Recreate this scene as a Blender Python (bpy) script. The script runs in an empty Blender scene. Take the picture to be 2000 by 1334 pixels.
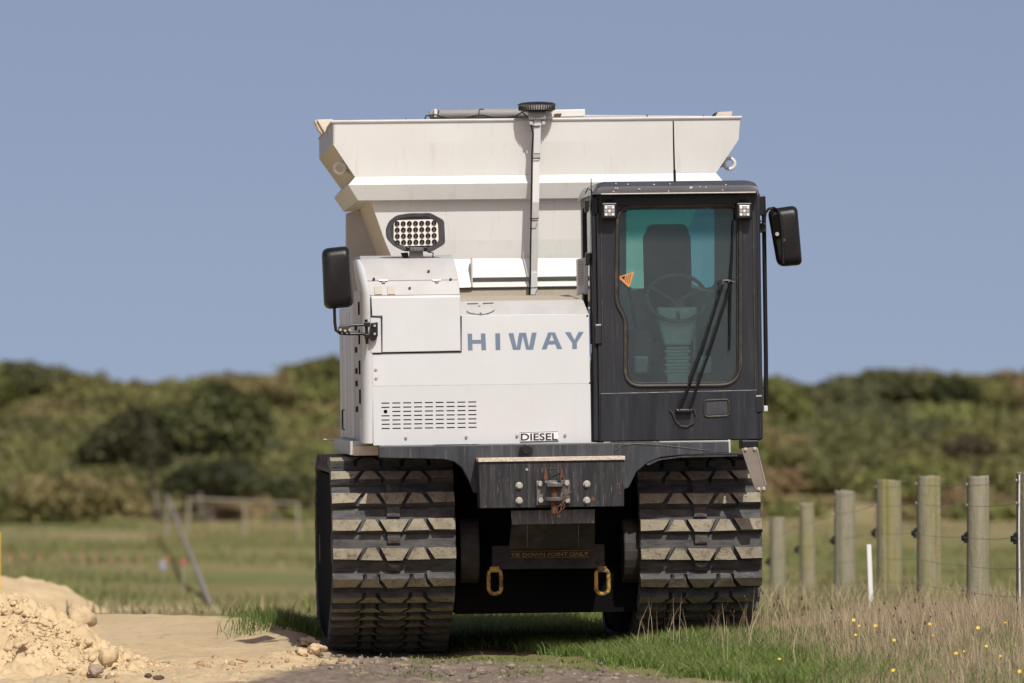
import bpy, bmesh, math, random
import numpy as np
from mathutils import Vector, Matrix, Euler
from mathutils.geometry import tessellate_polygon

random.seed(7)
RNG = np.random.default_rng(11)
scene = bpy.context.scene
C = scene.collection

# ------------------------------------------------------------------ camera
FPX = 12800.0            # focal length in photo pixels (photo is 2000 wide)
CAM_D = 40.0             # metres from the camera to the machine's nose
CAM_Z = 1.609
HORIZON = 770.0
cam = bpy.data.cameras.new('camera')
cam.sensor_width = 36.0
cam.lens = FPX * 36.0 / 2000.0
cam.clip_start = 0.5
cam.clip_end = 9000.0
cam.dof.use_dof = True
cam.dof.focus_distance = 39.9
cam.dof.aperture_fstop = 3.1
cam_o = bpy.data.objects.new('camera', cam)
C.objects.link(cam_o)
cam_o.location = (0, -CAM_D, CAM_Z)
cam_o.rotation_euler = (math.radians(90) + math.atan((HORIZON - 667.0) / FPX), 0, 0)
scene.camera = cam_o

# ------------------------------------------------------------------ light
SUN_DIR = Vector((0.60, -2.10, 2.35)).normalized()      # towards the sun
SUN_EL = math.asin(SUN_DIR.z)
SUN_AZ = math.atan2(SUN_DIR.x, SUN_DIR.y)
world = bpy.data.worlds.new('World')
scene.world = world
world.use_nodes = True
wn = world.node_tree
wn.nodes.clear()
w_out = wn.nodes.new('ShaderNodeOutputWorld')
w_bg = wn.nodes.new('ShaderNodeBackground')
w_sky = wn.nodes.new('ShaderNodeTexSky')
w_sky.sky_type = 'NISHITA'
w_sky.sun_disc = False
w_sky.sun_elevation = SUN_EL
w_sky.sun_rotation = SUN_AZ
w_sky.altitude = 0.0
w_sky.air_density = 1.0
w_sky.dust_density = 2.0
w_sky.ozone_density = 2.0
w_tint = wn.nodes.new('ShaderNodeMix')
w_tint.data_type = 'RGBA'
w_tint.blend_type = 'MULTIPLY'
w_tint.inputs[0].default_value = 1.0
w_tint.inputs[7].default_value = (1.22, 0.99, 0.935, 1)
w_tc = wn.nodes.new('ShaderNodeTexCoord')
w_up = wn.nodes.new('ShaderNodeVectorMath'); w_up.operation = 'ADD'; w_up.inputs[1].default_value = (0, 0, 0.20)
w_nm = wn.nodes.new('ShaderNodeVectorMath'); w_nm.operation = 'NORMALIZE'
wn.links.new(w_tc.outputs['Generated'], w_up.inputs[0]); wn.links.new(w_up.outputs[0], w_nm.inputs[0])
wn.links.new(w_nm.outputs[0], w_sky.inputs[0])
wn.links.new(w_sky.outputs[0], w_tint.inputs[6])
wn.links.new(w_tint.outputs[2], w_bg.inputs[0])
w_bg.inputs[1].default_value = 0.098
wn.links.new(w_bg.outputs[0], w_out.inputs[0])

sun = bpy.data.lights.new('sun', 'SUN')
sun.energy = 3.9
sun.angle = math.radians(0.53)
sun.color = (1.0, 0.99, 0.92)
sun_o = bpy.data.objects.new('sun', sun)
C.objects.link(sun_o)
sun_o.rotation_euler = SUN_DIR.to_track_quat('Z', 'Y').to_euler()
sun_o.location = SUN_DIR * 60

scene.view_settings.view_transform = 'Standard'
scene.view_settings.look = 'None'
scene.view_settings.exposure = 0.12
scene.view_settings.gamma = 1.0
scene.render.engine = 'CYCLES'
scene.cycles.use_denoising = True
scene.cycles.transparent_max_bounces = 16

# ------------------------------------------------------------------ materials
def lin(r, g, b):
    def f(c):
        c /= 255.0
        return c / 12.92 if c <= 0.04045 else ((c + 0.055) / 1.055) ** 2.4
    return (f(r), f(g), f(b))

def mat(name, c1, c2=None, rough=0.5, scale=6.0, stretch=(1, 1, 1), lo=0.35, hi=0.7, metal=0.0,
        bump=0.0, bscale=60.0, c3=None, s3=3.0, st3=(1, 1, 1), lo3=0.58, hi3=0.75, a3=1.0, spec=0.5,
        rough2=None, coat=0.0):
    """Principled surface with one broad colour noise, one optional stain layer and fine relief."""
    m = bpy.data.materials.new(name)
    m.use_nodes = True
    nt = m.node_tree
    N, L = nt.nodes, nt.links
    b = N['Principled BSDF']
    b.inputs['Roughness'].default_value = rough
    b.inputs['Metallic'].default_value = metal
    b.inputs['Specular IOR Level'].default_value = spec
    b.inputs['Coat Weight'].default_value = coat
    tc = N.new('ShaderNodeTexCoord')
    oi = N.new('ShaderNodeObjectInfo')
    mul = N.new('ShaderNodeMath'); mul.operation = 'MULTIPLY'; mul.inputs[1].default_value = 37.0
    L.new(oi.outputs['Random'], mul.inputs[0])
    add = N.new('ShaderNodeVectorMath'); add.operation = 'ADD'
    L.new(tc.outputs['Object'], add.inputs[0]); L.new(mul.outputs[0], add.inputs[1])
    def noise(sc, st, detail=5.0, rgh=0.6):
        mp = N.new('ShaderNodeMapping'); mp.inputs['Scale'].default_value = st
        L.new(add.outputs[0], mp.inputs[0])
        n = N.new('ShaderNodeTexNoise'); n.inputs['Scale'].default_value = sc
        n.inputs['Detail'].default_value = detail; n.inputs['Roughness'].default_value = rgh
        L.new(mp.outputs[0], n.inputs['Vector'])
        return n
    def ramp(src, a, z):
        r = N.new('ShaderNodeMapRange'); r.inputs[1].default_value = a; r.inputs[2].default_value = z
        L.new(src, r.inputs[0]); return r.outputs[0]
    col = None
    if c2 is None:
        b.inputs['Base Color'].default_value = (*c1, 1)
        base = None
        rgb = N.new('ShaderNodeRGB'); rgb.outputs[0].default_value = (*c1, 1); col = rgb.outputs[0]
    else:
        n = noise(scale, stretch)
        mx = N.new('ShaderNodeMix'); mx.data_type = 'RGBA'
        mx.inputs[6].default_value = (*c1, 1); mx.inputs[7].default_value = (*c2, 1)
        f = ramp(n.outputs[0], lo, hi)
        L.new(f, mx.inputs[0]); col = mx.outputs[2]
        if rough2 is not None:
            rr = N.new('ShaderNodeMapRange'); rr.inputs[3].default_value = rough; rr.inputs[4].default_value = rough2
            L.new(f, rr.inputs[0]); L.new(rr.outputs[0], b.inputs['Roughness'])
    if c3 is not None:
        n3 = noise(s3, st3, 8.0, 0.65)
        f3 = ramp(n3.outputs[0], lo3, hi3)
        am = N.new('ShaderNodeMath'); am.operation = 'MULTIPLY'; am.inputs[1].default_value = a3
        L.new(f3, am.inputs[0])
        mx3 = N.new('ShaderNodeMix'); mx3.data_type = 'RGBA'
        L.new(am.outputs[0], mx3.inputs[0]); L.new(col, mx3.inputs[6]); mx3.inputs[7].default_value = (*c3, 1)
        col = mx3.outputs[2]
    L.new(col, b.inputs['Base Color'])
    if bump:
        nb = noise(bscale, (1, 1, 1), 4.0)
        bp = N.new('ShaderNodeBump'); bp.inputs['Strength'].default_value = bump; bp.inputs['Distance'].default_value = 0.01
        L.new(nb.outputs[0], bp.inputs['Height']); L.new(bp.outputs[0], b.inputs['Normal'])
    return m

M = {}
M['white'] = mat('white_paint', (0.555, 0.568, 0.572), (0.53, 0.538, 0.538), 0.38, 3.0, c3=(0.5, 0.44, 0.36), s3=5, st3=(3, 1, .35), lo3=.62, hi3=.85, a3=.35, bump=.02, bscale=4)
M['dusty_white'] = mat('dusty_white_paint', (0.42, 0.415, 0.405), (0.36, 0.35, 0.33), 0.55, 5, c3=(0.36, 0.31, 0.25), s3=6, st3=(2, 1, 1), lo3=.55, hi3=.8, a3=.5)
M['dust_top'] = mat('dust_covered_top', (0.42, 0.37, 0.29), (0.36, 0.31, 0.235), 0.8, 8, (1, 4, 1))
M['cream'] = mat('cream_hopper_paint', (0.635, 0.635, 0.608), (0.59, 0.588, 0.555), 0.45, 2.0, (1, 1, .4), c3=(0.44, 0.37, 0.27), s3=7, st3=(3, 2, .25), lo3=.57, hi3=.85, a3=.5, bump=.10, bscale=2.2)
M['cream_side'] = mat('stained_cream_panel', (0.62, 0.55, 0.45), (0.46, 0.37, 0.28), 0.55, 5.0, (0.2, 6, 0.2), lo=.35, hi=.75, c3=(0.22, 0.16, 0.11), s3=9, st3=(.2, 9, .2), lo3=.58, hi3=.75, a3=.6)
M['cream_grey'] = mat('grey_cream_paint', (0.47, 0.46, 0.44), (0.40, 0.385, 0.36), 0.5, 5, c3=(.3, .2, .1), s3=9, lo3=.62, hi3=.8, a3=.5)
M['navy'] = mat('blue_black_paint', (0.011, 0.0125, 0.016), (0.020, 0.022, 0.026), 0.34, 5, (3, 3, .3), c3=(0.15, 0.145, 0.14), s3=11, st3=(5, 5, .2), lo3=.57, hi3=.85, a3=.36, rough2=.5, spec=.35)
M['roof'] = mat('roof_paint', (0.045, 0.046, 0.055), (0.07, 0.07, 0.075), 0.3, 4, c3=(.4, .36, .3), s3=28, lo3=.66, hi3=.72, a3=.8)
M['chassis'] = mat('scuffed_chassis_paint', (0.024, 0.027, 0.032), (0.052, 0.055, 0.060), 0.42, 6, (2, 2, .4), c3=(0.27, 0.25, 0.22), s3=14, st3=(5, 5, .35), lo3=.56, hi3=.8, a3=.5, rough2=.6, spec=.3)
M['scratched'] = mat('scratched_black_steel', (0.018, 0.018, 0.021), (0.060, 0.057, 0.054), 0.42, 9, (4, 4, .25), lo=.45, hi=.78, c3=(0.40, 0.36, 0.31), s3=30, st3=(5, 5, .3), lo3=.60, hi3=.76, a3=.6, rough2=.6, spec=.3)
M['greysteel'] = mat('worn_grey_steel', (0.12, 0.115, 0.11), (0.055, 0.052, 0.052), 0.5, 14, (2, 2, .6), c3=(0.45, 0.42, 0.39), s3=20, st3=(3, 3, .5), lo3=.55, hi3=.72, a3=.8)
M['dirtysteel'] = mat('dirty_dark_steel', (0.022, 0.02, 0.019), (0.05, 0.042, 0.036), 0.6, 10, c3=(.14, .11, .09), s3=30, lo3=.6, hi3=.75, a3=.5, spec=.2)
M['black'] = mat('black_plastic', (0.006, 0.006, 0.0065), (0.010, 0.0095, 0.009), 0.40, 12, c3=(.2, .17, .14), s3=22, lo3=.68, hi3=.78, a3=.5, spec=.3)
M['black_matt'] = mat('matt_black', (0.005, 0.005, 0.005), None, 0.9, spec=.05)
M['gasket'] = mat('window_rubber', (0.018, 0.017, 0.016), (0.05, 0.04, 0.03), 0.6, 9, c3=(.22, .17, .11), s3=12, lo3=.55, hi3=.8, a3=.5)
M['rubber'] = mat('track_rubber', (0.040, 0.040, 0.041), (0.10, 0.097, 0.092), 0.75, 9, (1, 3, 3), c3=(.24, .21, .17), s3=16, lo3=.6, hi3=.8, a3=.5, bump=.5, bscale=40, spec=.25)
M['dusty_rubber'] = mat('dusty_track_lug', (0.285, 0.25, 0.185), (0.20, 0.17, 0.12), 0.9, 14, c3=(.075, .066, .055), s3=26, lo3=.53, hi3=.70, a3=.8, bump=.7, bscale=70, spec=.15)
M['steel'] = mat('zinc_bolt', (0.42, 0.40, 0.36), (0.34, 0.31, 0.27), 0.5, 40, metal=.4)
M['alu'] = mat('checker_plate_aluminium', (0.62, 0.52, 0.42), (0.46, 0.37, 0.29), 0.45, 60, metal=.25, bump=.6, bscale=120)
M['chrome'] = mat('bright_strut_steel', (0.55, 0.56, 0.58), None, 0.25, metal=.9)
M['rust'] = mat('rusty_steel', (0.135, 0.052, 0.026), (0.065, 0.032, 0.02), 0.85, 30, bump=.4, bscale=120)
M['yellow'] = mat('chipped_yellow_paint', (0.42, 0.24, 0.03), (0.24, 0.13, 0.025), 0.55, 14, c3=(.05, .028, .02), s3=24, lo3=.47, hi3=.58, a3=.9)
M['decal_blue'] = mat('blue_grey_lettering', (0.125, 0.175, 0.245), (0.14, 0.19, 0.26), 0.4, 6)
M['decal_black'] = mat('black_lettering', (0.012, 0.012, 0.014), None, 0.5)
M['decal_white'] = mat('white_sticker', (0.68, 0.68, 0.68), None, 0.45)
M['decal_tan'] = mat('sun_bleached_sticker', (0.40, 0.355, 0.295), (0.44, 0.395, 0.34), 0.6, 20)
M['decal_yellow'] = mat('yellow_lettering', (0.42, 0.23, 0.02), (0.2, 0.11, 0.02), 0.6, 40)
M['lens'] = mat('lamp_lens', (0.20, 0.21, 0.20), (0.14, 0.15, 0.14), 0.15, 30, coat=.5)
M['lamp_white'] = mat('lamp_reflector', (0.75, 0.70, 0.64), (0.66, 0.62, 0.56), 0.35, 20)
M['tarp'] = mat('grey_rolled_tarp', (0.25, 0.25, 0.235), (0.20, 0.20, 0.185), 0.65, 10, (1, 4, 4), bump=.2, bscale=12)
M['seat'] = mat('grey_seat_cloth', (0.05, 0.053, 0.056), (0.07, 0.073, 0.076), 0.85, 30)
M['trim'] = mat('grey_cab_trim', (0.55, 0.58, 0.57), (0.46, 0.49, 0.48), 0.6, 10)
M['wheel'] = mat('dark_wheel_rim', (0.15, 0.16, 0.16), (0.11, 0.12, 0.12), 0.5, 10)
M['trim_pale'] = mat('pale_cab_plastic', (0.45, 0.48, 0.47), None, 0.55)
M['orange_tag'] = mat('orange_tag', (0.56, 0.23, 0.08), (0.48, 0.19, 0.06), 0.55, 20)

def glass_mat(name, tint, haze, band=None):
    m = bpy.data.materials.new(name)
    m.use_nodes = True
    nt = m.node_tree; N, L = nt.nodes, nt.links
    N.clear()
    out = N.new('ShaderNodeOutputMaterial')
    tr = N.new('ShaderNodeBsdfTransparent')
    gl = N.new('ShaderNodeBsdfGlossy'); gl.inputs['Roughness'].default_value = 0.03
    df = N.new('ShaderNodeBsdfDiffuse'); df.inputs['Color'].default_value = (0.36, 0.41, 0.405, 1)
    fr = N.new('ShaderNodeFresnel'); fr.inputs[0].default_value = 1.45
    m1 = N.new('ShaderNodeMixShader'); m2 = N.new('ShaderNodeMixShader')
    tr.inputs[0].default_value = (*tint, 1)
    if band:
        z0, z1, colb = band
        tc = N.new('ShaderNodeTexCoord'); sp = N.new('ShaderNodeSeparateXYZ')
        L.new(tc.outputs['Object'], sp.inputs[0])
        mr = N.new('ShaderNodeMapRange'); mr.inputs[1].default_value = z0; mr.inputs[2].default_value = z1
        mr.interpolation_type = 'SMOOTHSTEP'
        L.new(sp.outputs['Z'], mr.inputs[0])
        mx = N.new('ShaderNodeMix'); mx.data_type = 'RGBA'
        mx.inputs[6].default_value = (*tint, 1); mx.inputs[7].default_value = (*colb, 1)
        L.new(mr.outputs[0], mx.inputs[0]); L.new(mx.outputs[2], tr.inputs[0])
        hz = N.new('ShaderNodeMix'); hz.data_type = 'RGBA'
        hz.inputs[6].default_value = (0.36, 0.41, 0.405, 1); hz.inputs[7].default_value = (0.10, 0.22, 0.24, 1)
        L.new(mr.outputs[0], hz.inputs[0]); L.new(hz.outputs[2], df.inputs['Color'])
    tc2 = N.new('ShaderNodeTexCoord')
    nz = N.new('ShaderNodeTexNoise'); nz.inputs['Scale'].default_value = 5.0; nz.inputs['Detail'].default_value = 6
    L.new(tc2.outputs['Object'], nz.inputs['Vector'])
    mh = N.new('ShaderNodeMapRange'); mh.inputs[1].default_value = .3; mh.inputs[2].default_value = .75
    mh.inputs[3].default_value = haze * .75; mh.inputs[4].default_value = haze * 1.3
    L.new(nz.outputs[0], mh.inputs[0])
    L.new(mh.outputs[0], m1.inputs[0]); L.new(tr.outputs[0], m1.inputs[1]); L.new(df.outputs[0], m1.inputs[2])
    L.new(fr.outputs[0], m2.inputs[0]); L.new(m1.outputs[0], m2.inputs[1]); L.new(gl.outputs[0], m2.inputs[2])
    L.new(m2.outputs[0], out.inputs[0])
    return m

def attr_mat(name, rough=0.8, translucent=0.0, noise_amt=0.0, noise_scale=3.0):
    """Colour per blade / leaf / clod from the 'Col' attribute."""
    m = bpy.data.materials.new(name)
    m.use_nodes = True
    nt = m.node_tree; N, L = nt.nodes, nt.links
    N.clear()
    out = N.new('ShaderNodeOutputMaterial')
    at = N.new('ShaderNodeAttribute'); at.attribute_name = 'Col'
    d = N.new('ShaderNodeBsdfPrincipled'); d.inputs['Roughness'].default_value = rough
    d.inputs['Specular IOR Level'].default_value = 0.25
    L.new(at.outputs['Color'], d.inputs['Base Color'])
    if translucent:
        t = N.new('ShaderNodeBsdfTranslucent'); L.new(at.outputs['Color'], t.inputs[0])
        mx = N.new('ShaderNodeMixShader'); mx.inputs[0].default_value = translucent
        L.new(d.outputs[0], mx.inputs[1]); L.new(t.outputs[0], mx.inputs[2]); L.new(mx.outputs[0], out.inputs[0])
    else:
        L.new(d.outputs[0], out.inputs[0])
    return m
M['blade'] = attr_mat('grass_blade', 0.6, 0.3)
M['leaf'] = attr_mat('scrub_leaf', 0.65, 0.25)

# ------------------------------------------------------------------ mesh helpers
class MB:
    def __init__(self):
        self.v = []; self.f = []; self.m = []
    def add(self, verts, faces, mi=0):
        o = len(self.v)
        self.v += [tuple(p) for p in verts]
        self.f += [tuple(i + o for i in f) for f in faces]
        self.m += [mi] * len(faces)
        return self
    def box(self, c, s, mi=0, rot=None):
        hx, hy, hz = s[0] / 2, s[1] / 2, s[2] / 2
        vs = [Vector((x, y, z)) for x in (-hx, hx) for y in (-hy, hy) for z in (-hz, hz)]
        if rot is not None:
            R = Euler(rot).to_matrix(); vs = [R @ q for q in vs]
        c = Vector(c)
        return self.add([q + c for q in vs], [(0, 1, 3, 2), (4, 6, 7, 5), (0, 4, 5, 1), (2, 3, 7, 6), (0, 2, 6, 4), (1, 5, 7, 3)], mi)
    def tube(self, pts, r, n=8, mi=0, closed=False):
        pts = [Vector(p) for p in pts]
        rs = r if isinstance(r, (list, tuple)) else [r] * len(pts)
        rings = []; up = None
        k = len(pts)
        for i, p in enumerate(pts):
            a = pts[(i - 1) % k] if (closed or i > 0) else p
            b = pts[(i + 1) % k] if (closed or i < k - 1) else p
            t = (b - a).normalized()
            if up is None:
                up = Vector((0, 0, 1)) if abs(t.z) < .9 else Vector((1, 0, 0))
            s = t.cross(up).normalized(); up = s.cross(t).normalized()
            rings.append([p + (s * math.cos(q) + up * math.sin(q)) * rs[i] for q in [2 * math.pi * j / n for j in range(n)]])
        return self.loft(rings, mi, closed_path=closed)
    def loft(self, rings, mi=0, closed_path=False, caps=True):
        n = len(rings[0]); vs = [p for r in rings for p in r]; fs = []
        k = len(rings)
        for i in range(k if closed_path else k - 1):
            a = i * n; b = ((i + 1) % k) * n
            for j in range(n):
                fs.append((a + j, a + (j + 1) % n, b + (j + 1) % n, b + j))
        if caps and not closed_path:
            fs.append(tuple(range(n))); fs.append(tuple((k - 1) * n + j for j in range(n)))
        return self.add(vs, fs, mi)
    def cyl(self, a, b, r, n=12, mi=0, r2=None):
        return self.tube([a, b], [r, r if r2 is None else r2], n, mi)
    def plate(self, outer, y0, y1, holes=(), mi=0):
        """Flat plate in the x-z plane, from depth y0 to y1, with real openings."""
        loops = [list(outer)] + [list(h) for h in holes]
        flat = [p for l in loops for p in l]
        tris = tessellate_polygon([[Vector((p[0], p[1], 0)) for p in l] for l in loops])
        n = len(flat)
        vs = [(p[0], y0, p[1]) for p in flat] + [(p[0], y1, p[1]) for p in flat]
        fs = []
        if holes:
            fs += [tuple(t) for t in tris] + [tuple(i + n for i in reversed(t)) for t in tris]
        else:
            fs += [tuple(range(n)), tuple(range(n, 2 * n))]
        o = 0
        for l in loops:
            k = len(l)
            for i in range(k):
                a = o + i; b = o + (i + 1) % k
                fs.append((a, b, b + n, a + n))
            o += k
        return self.add(vs, fs, mi)
    def build(self, name, mats, parent=None, bevel=0.0, smooth=False, seg=2, recalc=True):
        if not isinstance(mats, (list, tuple)):
            mats = [mats]
        me = bpy.data.meshes.new(name)
        me.from_pydata(self.v, [], self.f)
        for m in mats:
            me.materials.append(M[m] if isinstance(m, str) else m)
        me.polygons.foreach_set('material_index', self.m)
        if recalc:
            bm = bmesh.new(); bm.from_mesh(me)
            bmesh.ops.recalc_face_normals(bm, faces=bm.faces)
            bm.to_mesh(me); bm.free()
        if smooth:
            me.shade_smooth()
            me.set_sharp_from_angle(angle=math.radians(38))
        o = bpy.data.objects.new(name, me)
        C.objects.link(o)
        if parent is not None:
            o.parent = parent
        if bevel:
            b = o.modifiers.new('edge', 'BEVEL'); b.width = bevel; b.segments = seg
            b.limit_method = 'ANGLE'; b.angle_limit = math.radians(35)
        return o

def empty(name, loc=(0, 0, 0), parent=None):
    o = bpy.data.objects.new(name, None)
    o.empty_display_size = .2
    C.objects.link(o); o.location = loc
    if parent is not None:
        o.parent = parent
    return o

def tag(o, label=None, cat=None, group=None, kind=None):
    for k, val in (('label', label), ('category', cat), ('group', group), ('kind', kind)):
        if val:
            o[k] = val
    return o

def fast_mesh(name, verts, faces, mats, col=None, parent=None, smooth=False):
    """verts (n,3) and faces (m,3 or 4) as arrays; col (n,3) point colours."""
    me = bpy.data.meshes.new(name)
    k = faces.shape[1]
    me.vertices.add(len(verts)); me.vertices.foreach_set('co', np.ascontiguousarray(verts, np.float32).ravel())
    me.loops.add(faces.size); me.loops.foreach_set('vertex_index', np.ascontiguousarray(faces, np.int32).ravel())
    me.polygons.add(len(faces)); me.polygons.foreach_set('loop_start', np.arange(0, faces.size, k, dtype=np.int32))
    if smooth:
        me.polygons.foreach_set('use_smooth', np.ones(len(faces), bool))
    me.update(calc_edges=True)
    for m in (mats if isinstance(mats, (list, tuple)) else [mats]):
        me.materials.append(M[m] if isinstance(m, str) else m)
    if col is not None:
        a = me.color_attributes.new('Col', 'FLOAT_COLOR', 'POINT')
        cc = np.ones((len(verts), 4), np.float32); cc[:, :3] = col
        a.data.foreach_set('color', cc.ravel())
    o = bpy.data.objects.new(name, me)
    C.objects.link(o)
    if parent is not None:
        o.parent = parent
    return o

# value noise for terrain, heaps and clods
def _h(ix, iy, seed):
    n = (ix.astype(np.int64) * 374761393 + iy.astype(np.int64) * 668265263 + seed * 1442695041) & 0x7fffffff
    n = ((n ^ (n >> 13)) * 1274126177) & 0x7fffffff
    return ((n ^ (n >> 16)) & 0xffff) / 65535.0
def vnoise(x, y, seed=0):
    x = np.asarray(x, float); y = np.asarray(y, float)
    ix = np.floor(x); iy = np.floor(y); fx = x - ix; fy = y - iy
    fx = fx * fx * (3 - 2 * fx); fy = fy * fy * (3 - 2 * fy)
    a = _h(ix, iy, seed); b = _h(ix + 1, iy, seed); c = _h(ix, iy + 1, seed); d = _h(ix + 1, iy + 1, seed)
    return (a * (1 - fx) + b * fx) * (1 - fy) + (c * (1 - fx) + d * fx) * fy
def fbm(x, y, seed=0, octv=4, gain=.5):
    s = 0; a = 1; t = 0
    for i in range(octv):
        s = s + a * vnoise(x * 2 ** i + 17.3 * i, y * 2 ** i - 9.1 * i, seed + i); t += a; a *= gain
    return s / t
def sstep(a, b, x):
    t = np.clip((np.asarray(x, float) - a) / (b - a), 0, 1)
    return t * t * (3 - 2 * t)

def at(px, py, d):
    """World point seen at a photo pixel, d metres in front of the camera."""
    return Vector(((px - 1000.0) * d / FPX, d - CAM_D, CAM_Z - (py - HORIZON) * d / FPX))
# ------------------------------------------------------------------ the ground
PROF_D = np.array([-5000, 30, 40, 43, 46, 48.6, 52, 58, 66, 90, 120, 150, 170, 182, 205, 228, 245, 300, 420, 5000.])
PROF_Z = np.array([0, 0, 0, 0.0, 0.0, 0.0, -.16, -.42, -.66, -1.02, -1.39, -1.64, -1.85, -1.70, -.55, .42, .30, -2.2, -3., -3.])
def ground_base(x, y):
    d = np.asarray(y, float) + CAM_D
    x = np.asarray(x, float)
    z = np.interp(d, PROF_D, PROF_Z)
    # sand crest on the left behind the pan
    edge = np.interp(x, [-9, -2.6, -1.9, -1.4, -1.1], [45.2, 44.6, 44.2, 42.6, 41.0])
    z = z + .115 * sstep(-1.05, -1.6, x) * np.exp(-((d - edge) / 1.3) ** 2)
    # grassy verge on the right, in front of and beside the machine
    z = z + .105 * sstep(.35, 1.2, x) * np.exp(-((d - 40.0) / 1.5) ** 2) + .05 * sstep(1.4, 3.2, x) * sstep(37, 39, d) * sstep(47, 42, d)
    # ruts the tracks have pressed in
    z = z - .035 * np.exp(-((x + .72) / .42) ** 6) * sstep(39.9, 40.5, d) * sstep(45, 44.2, d)
    # broad undulation
    z = z + (fbm(x * .05, y * .05, 5) - .5) * .5 * sstep(60, 110, d)
    z = z + (fbm(x * .35, y * .35, 3) - .5) * .10 * (1 - .75 * np.exp(-(x / 2.2) ** 4) * np.exp(-((d - 41) / 6) ** 4))
    return z
def sand_mask(x, y):
    d = np.asarray(y, float) + CAM_D
    w = (fbm(np.asarray(x) * 2.2, np.asarray(y) * 1.2, 21, 5) - .5) * .8
    xb = np.interp(d, [34, 36.5, 39.5, 40.2, 42.5, 44.2, 44.9, 46, 60], [-1.7, -1.5, -.98, -1.18, -1.36, -1.9, -2.6, -7, -9])
    m = sstep(.10, -.14, np.asarray(x) - xb + w * .4)
    pile2 = np.exp(-(((np.asarray(x) + 4.7) / 1.2) ** 2 + ((d - 55) / 5) ** 2) * 1.2)
    m = m * sstep(47.5, 45.8, d)
    bare = .75 * np.exp(-(((np.asarray(x) + 4.0) / 1.5) ** 2 + ((d - 70) / 5.5) ** 2)) * sstep(.35, .6, fbm(np.asarray(x) * .9, np.asarray(y) * .3, 88) + .12)
    m = np.maximum(m, bare)
    return np.clip(np.maximum(m, sstep(.35, .6, pile2 + w * .3)), 0, 1)
def dirt_shade_mask(x, y):
    x = np.asarray(x, float); d = np.asarray(y, float) + CAM_D
    w = (fbm(x * 2.5, np.asarray(y) * 1.5, 33, 5) - .5) * .7
    edge = np.interp(x, [-1.6, -.3, .15, .5, .9, 1.3, 1.7], [40.0, 39.75, 39.4, 38.1, 36.9, 35.6, 33])
    m = sstep(.25, -.35, d - edge + w * 1.2)
    soil = np.exp(-(((x + 1.15) / .32) ** 2 + ((d - 41.0) / .8) ** 2))        # dark soil turned up by the track
    under = np.exp(-(x / .85) ** 6 - ((d - 43) / 2.3) ** 6)  # dark soil colour laid under the machine to deepen its shade
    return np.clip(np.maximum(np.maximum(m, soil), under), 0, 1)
def ground_z(x, y):
    x = np.asarray(x, float); y = np.asarray(y, float)
    z = ground_base(x, y)
    near = np.exp(-((y + 0) / 7) ** 4)
    rough = (fbm(x * 9, y * 9, 41, 5, .6) - .5)
    amp = .012 + .012 * sand_mask(x, y) * sstep(.42, .7, fbm(x * 1.6, y * 1.6, 77)) + .030 * dirt_shade_mask(x, y)
    z = z + rough * amp * 2.0 * near
    # crumbly lip of sand pushed up beside the left track
    d = y + CAM_D
    lip = np.exp(-((x + 1.28 - .25 * (d - 40)) / .16) ** 2) * np.exp(-((d - 39.9) / .55) ** 2)
    z = z + lip * (.05 + .07 * (fbm(x * 14, y * 14, 51, 3) - .4))
    return z

def axis(fine_a, fine_b, step, lo, hi, grow=1.13):
    mid = list(np.arange(fine_a, fine_b + 1e-6, step))
    up = []; s = step; p = mid[-1]
    while p < hi:
        s *= grow; p += s; up.append(p)
    dn = []; s = step; p = mid[0]
    while p > lo:
        s *= grow; p -= s; dn.append(p)
    return np.array(dn[::-1] + mid + up)
gx = axis(-3.6, 3.6, .03, -3000, 3000)
gy = axis(-4.2, 5.6, .03, -1500, 4200, 1.05)
GX, GY = np.meshgrid(gx, gy)
GZ = ground_z(GX, GY)
nx, ny = len(gx), len(gy)
idx = np.arange(nx * ny).reshape(ny, nx)
gf = np.stack([idx[:-1, :-1], idx[:-1, 1:], idx[1:, 1:], idx[1:, :-1]], -1).reshape(-1, 4)
gcol = np.stack([sand_mask(GX, GY), dirt_shade_mask(GX, GY), np.clip(sstep(95, 150, GY + 30 * (fbm(GX * .12, GY * .05, 61, 4) - .5)) * sstep(-12, -7, GX) * .9, 0, 1)], -1).reshape(-1, 3)

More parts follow.
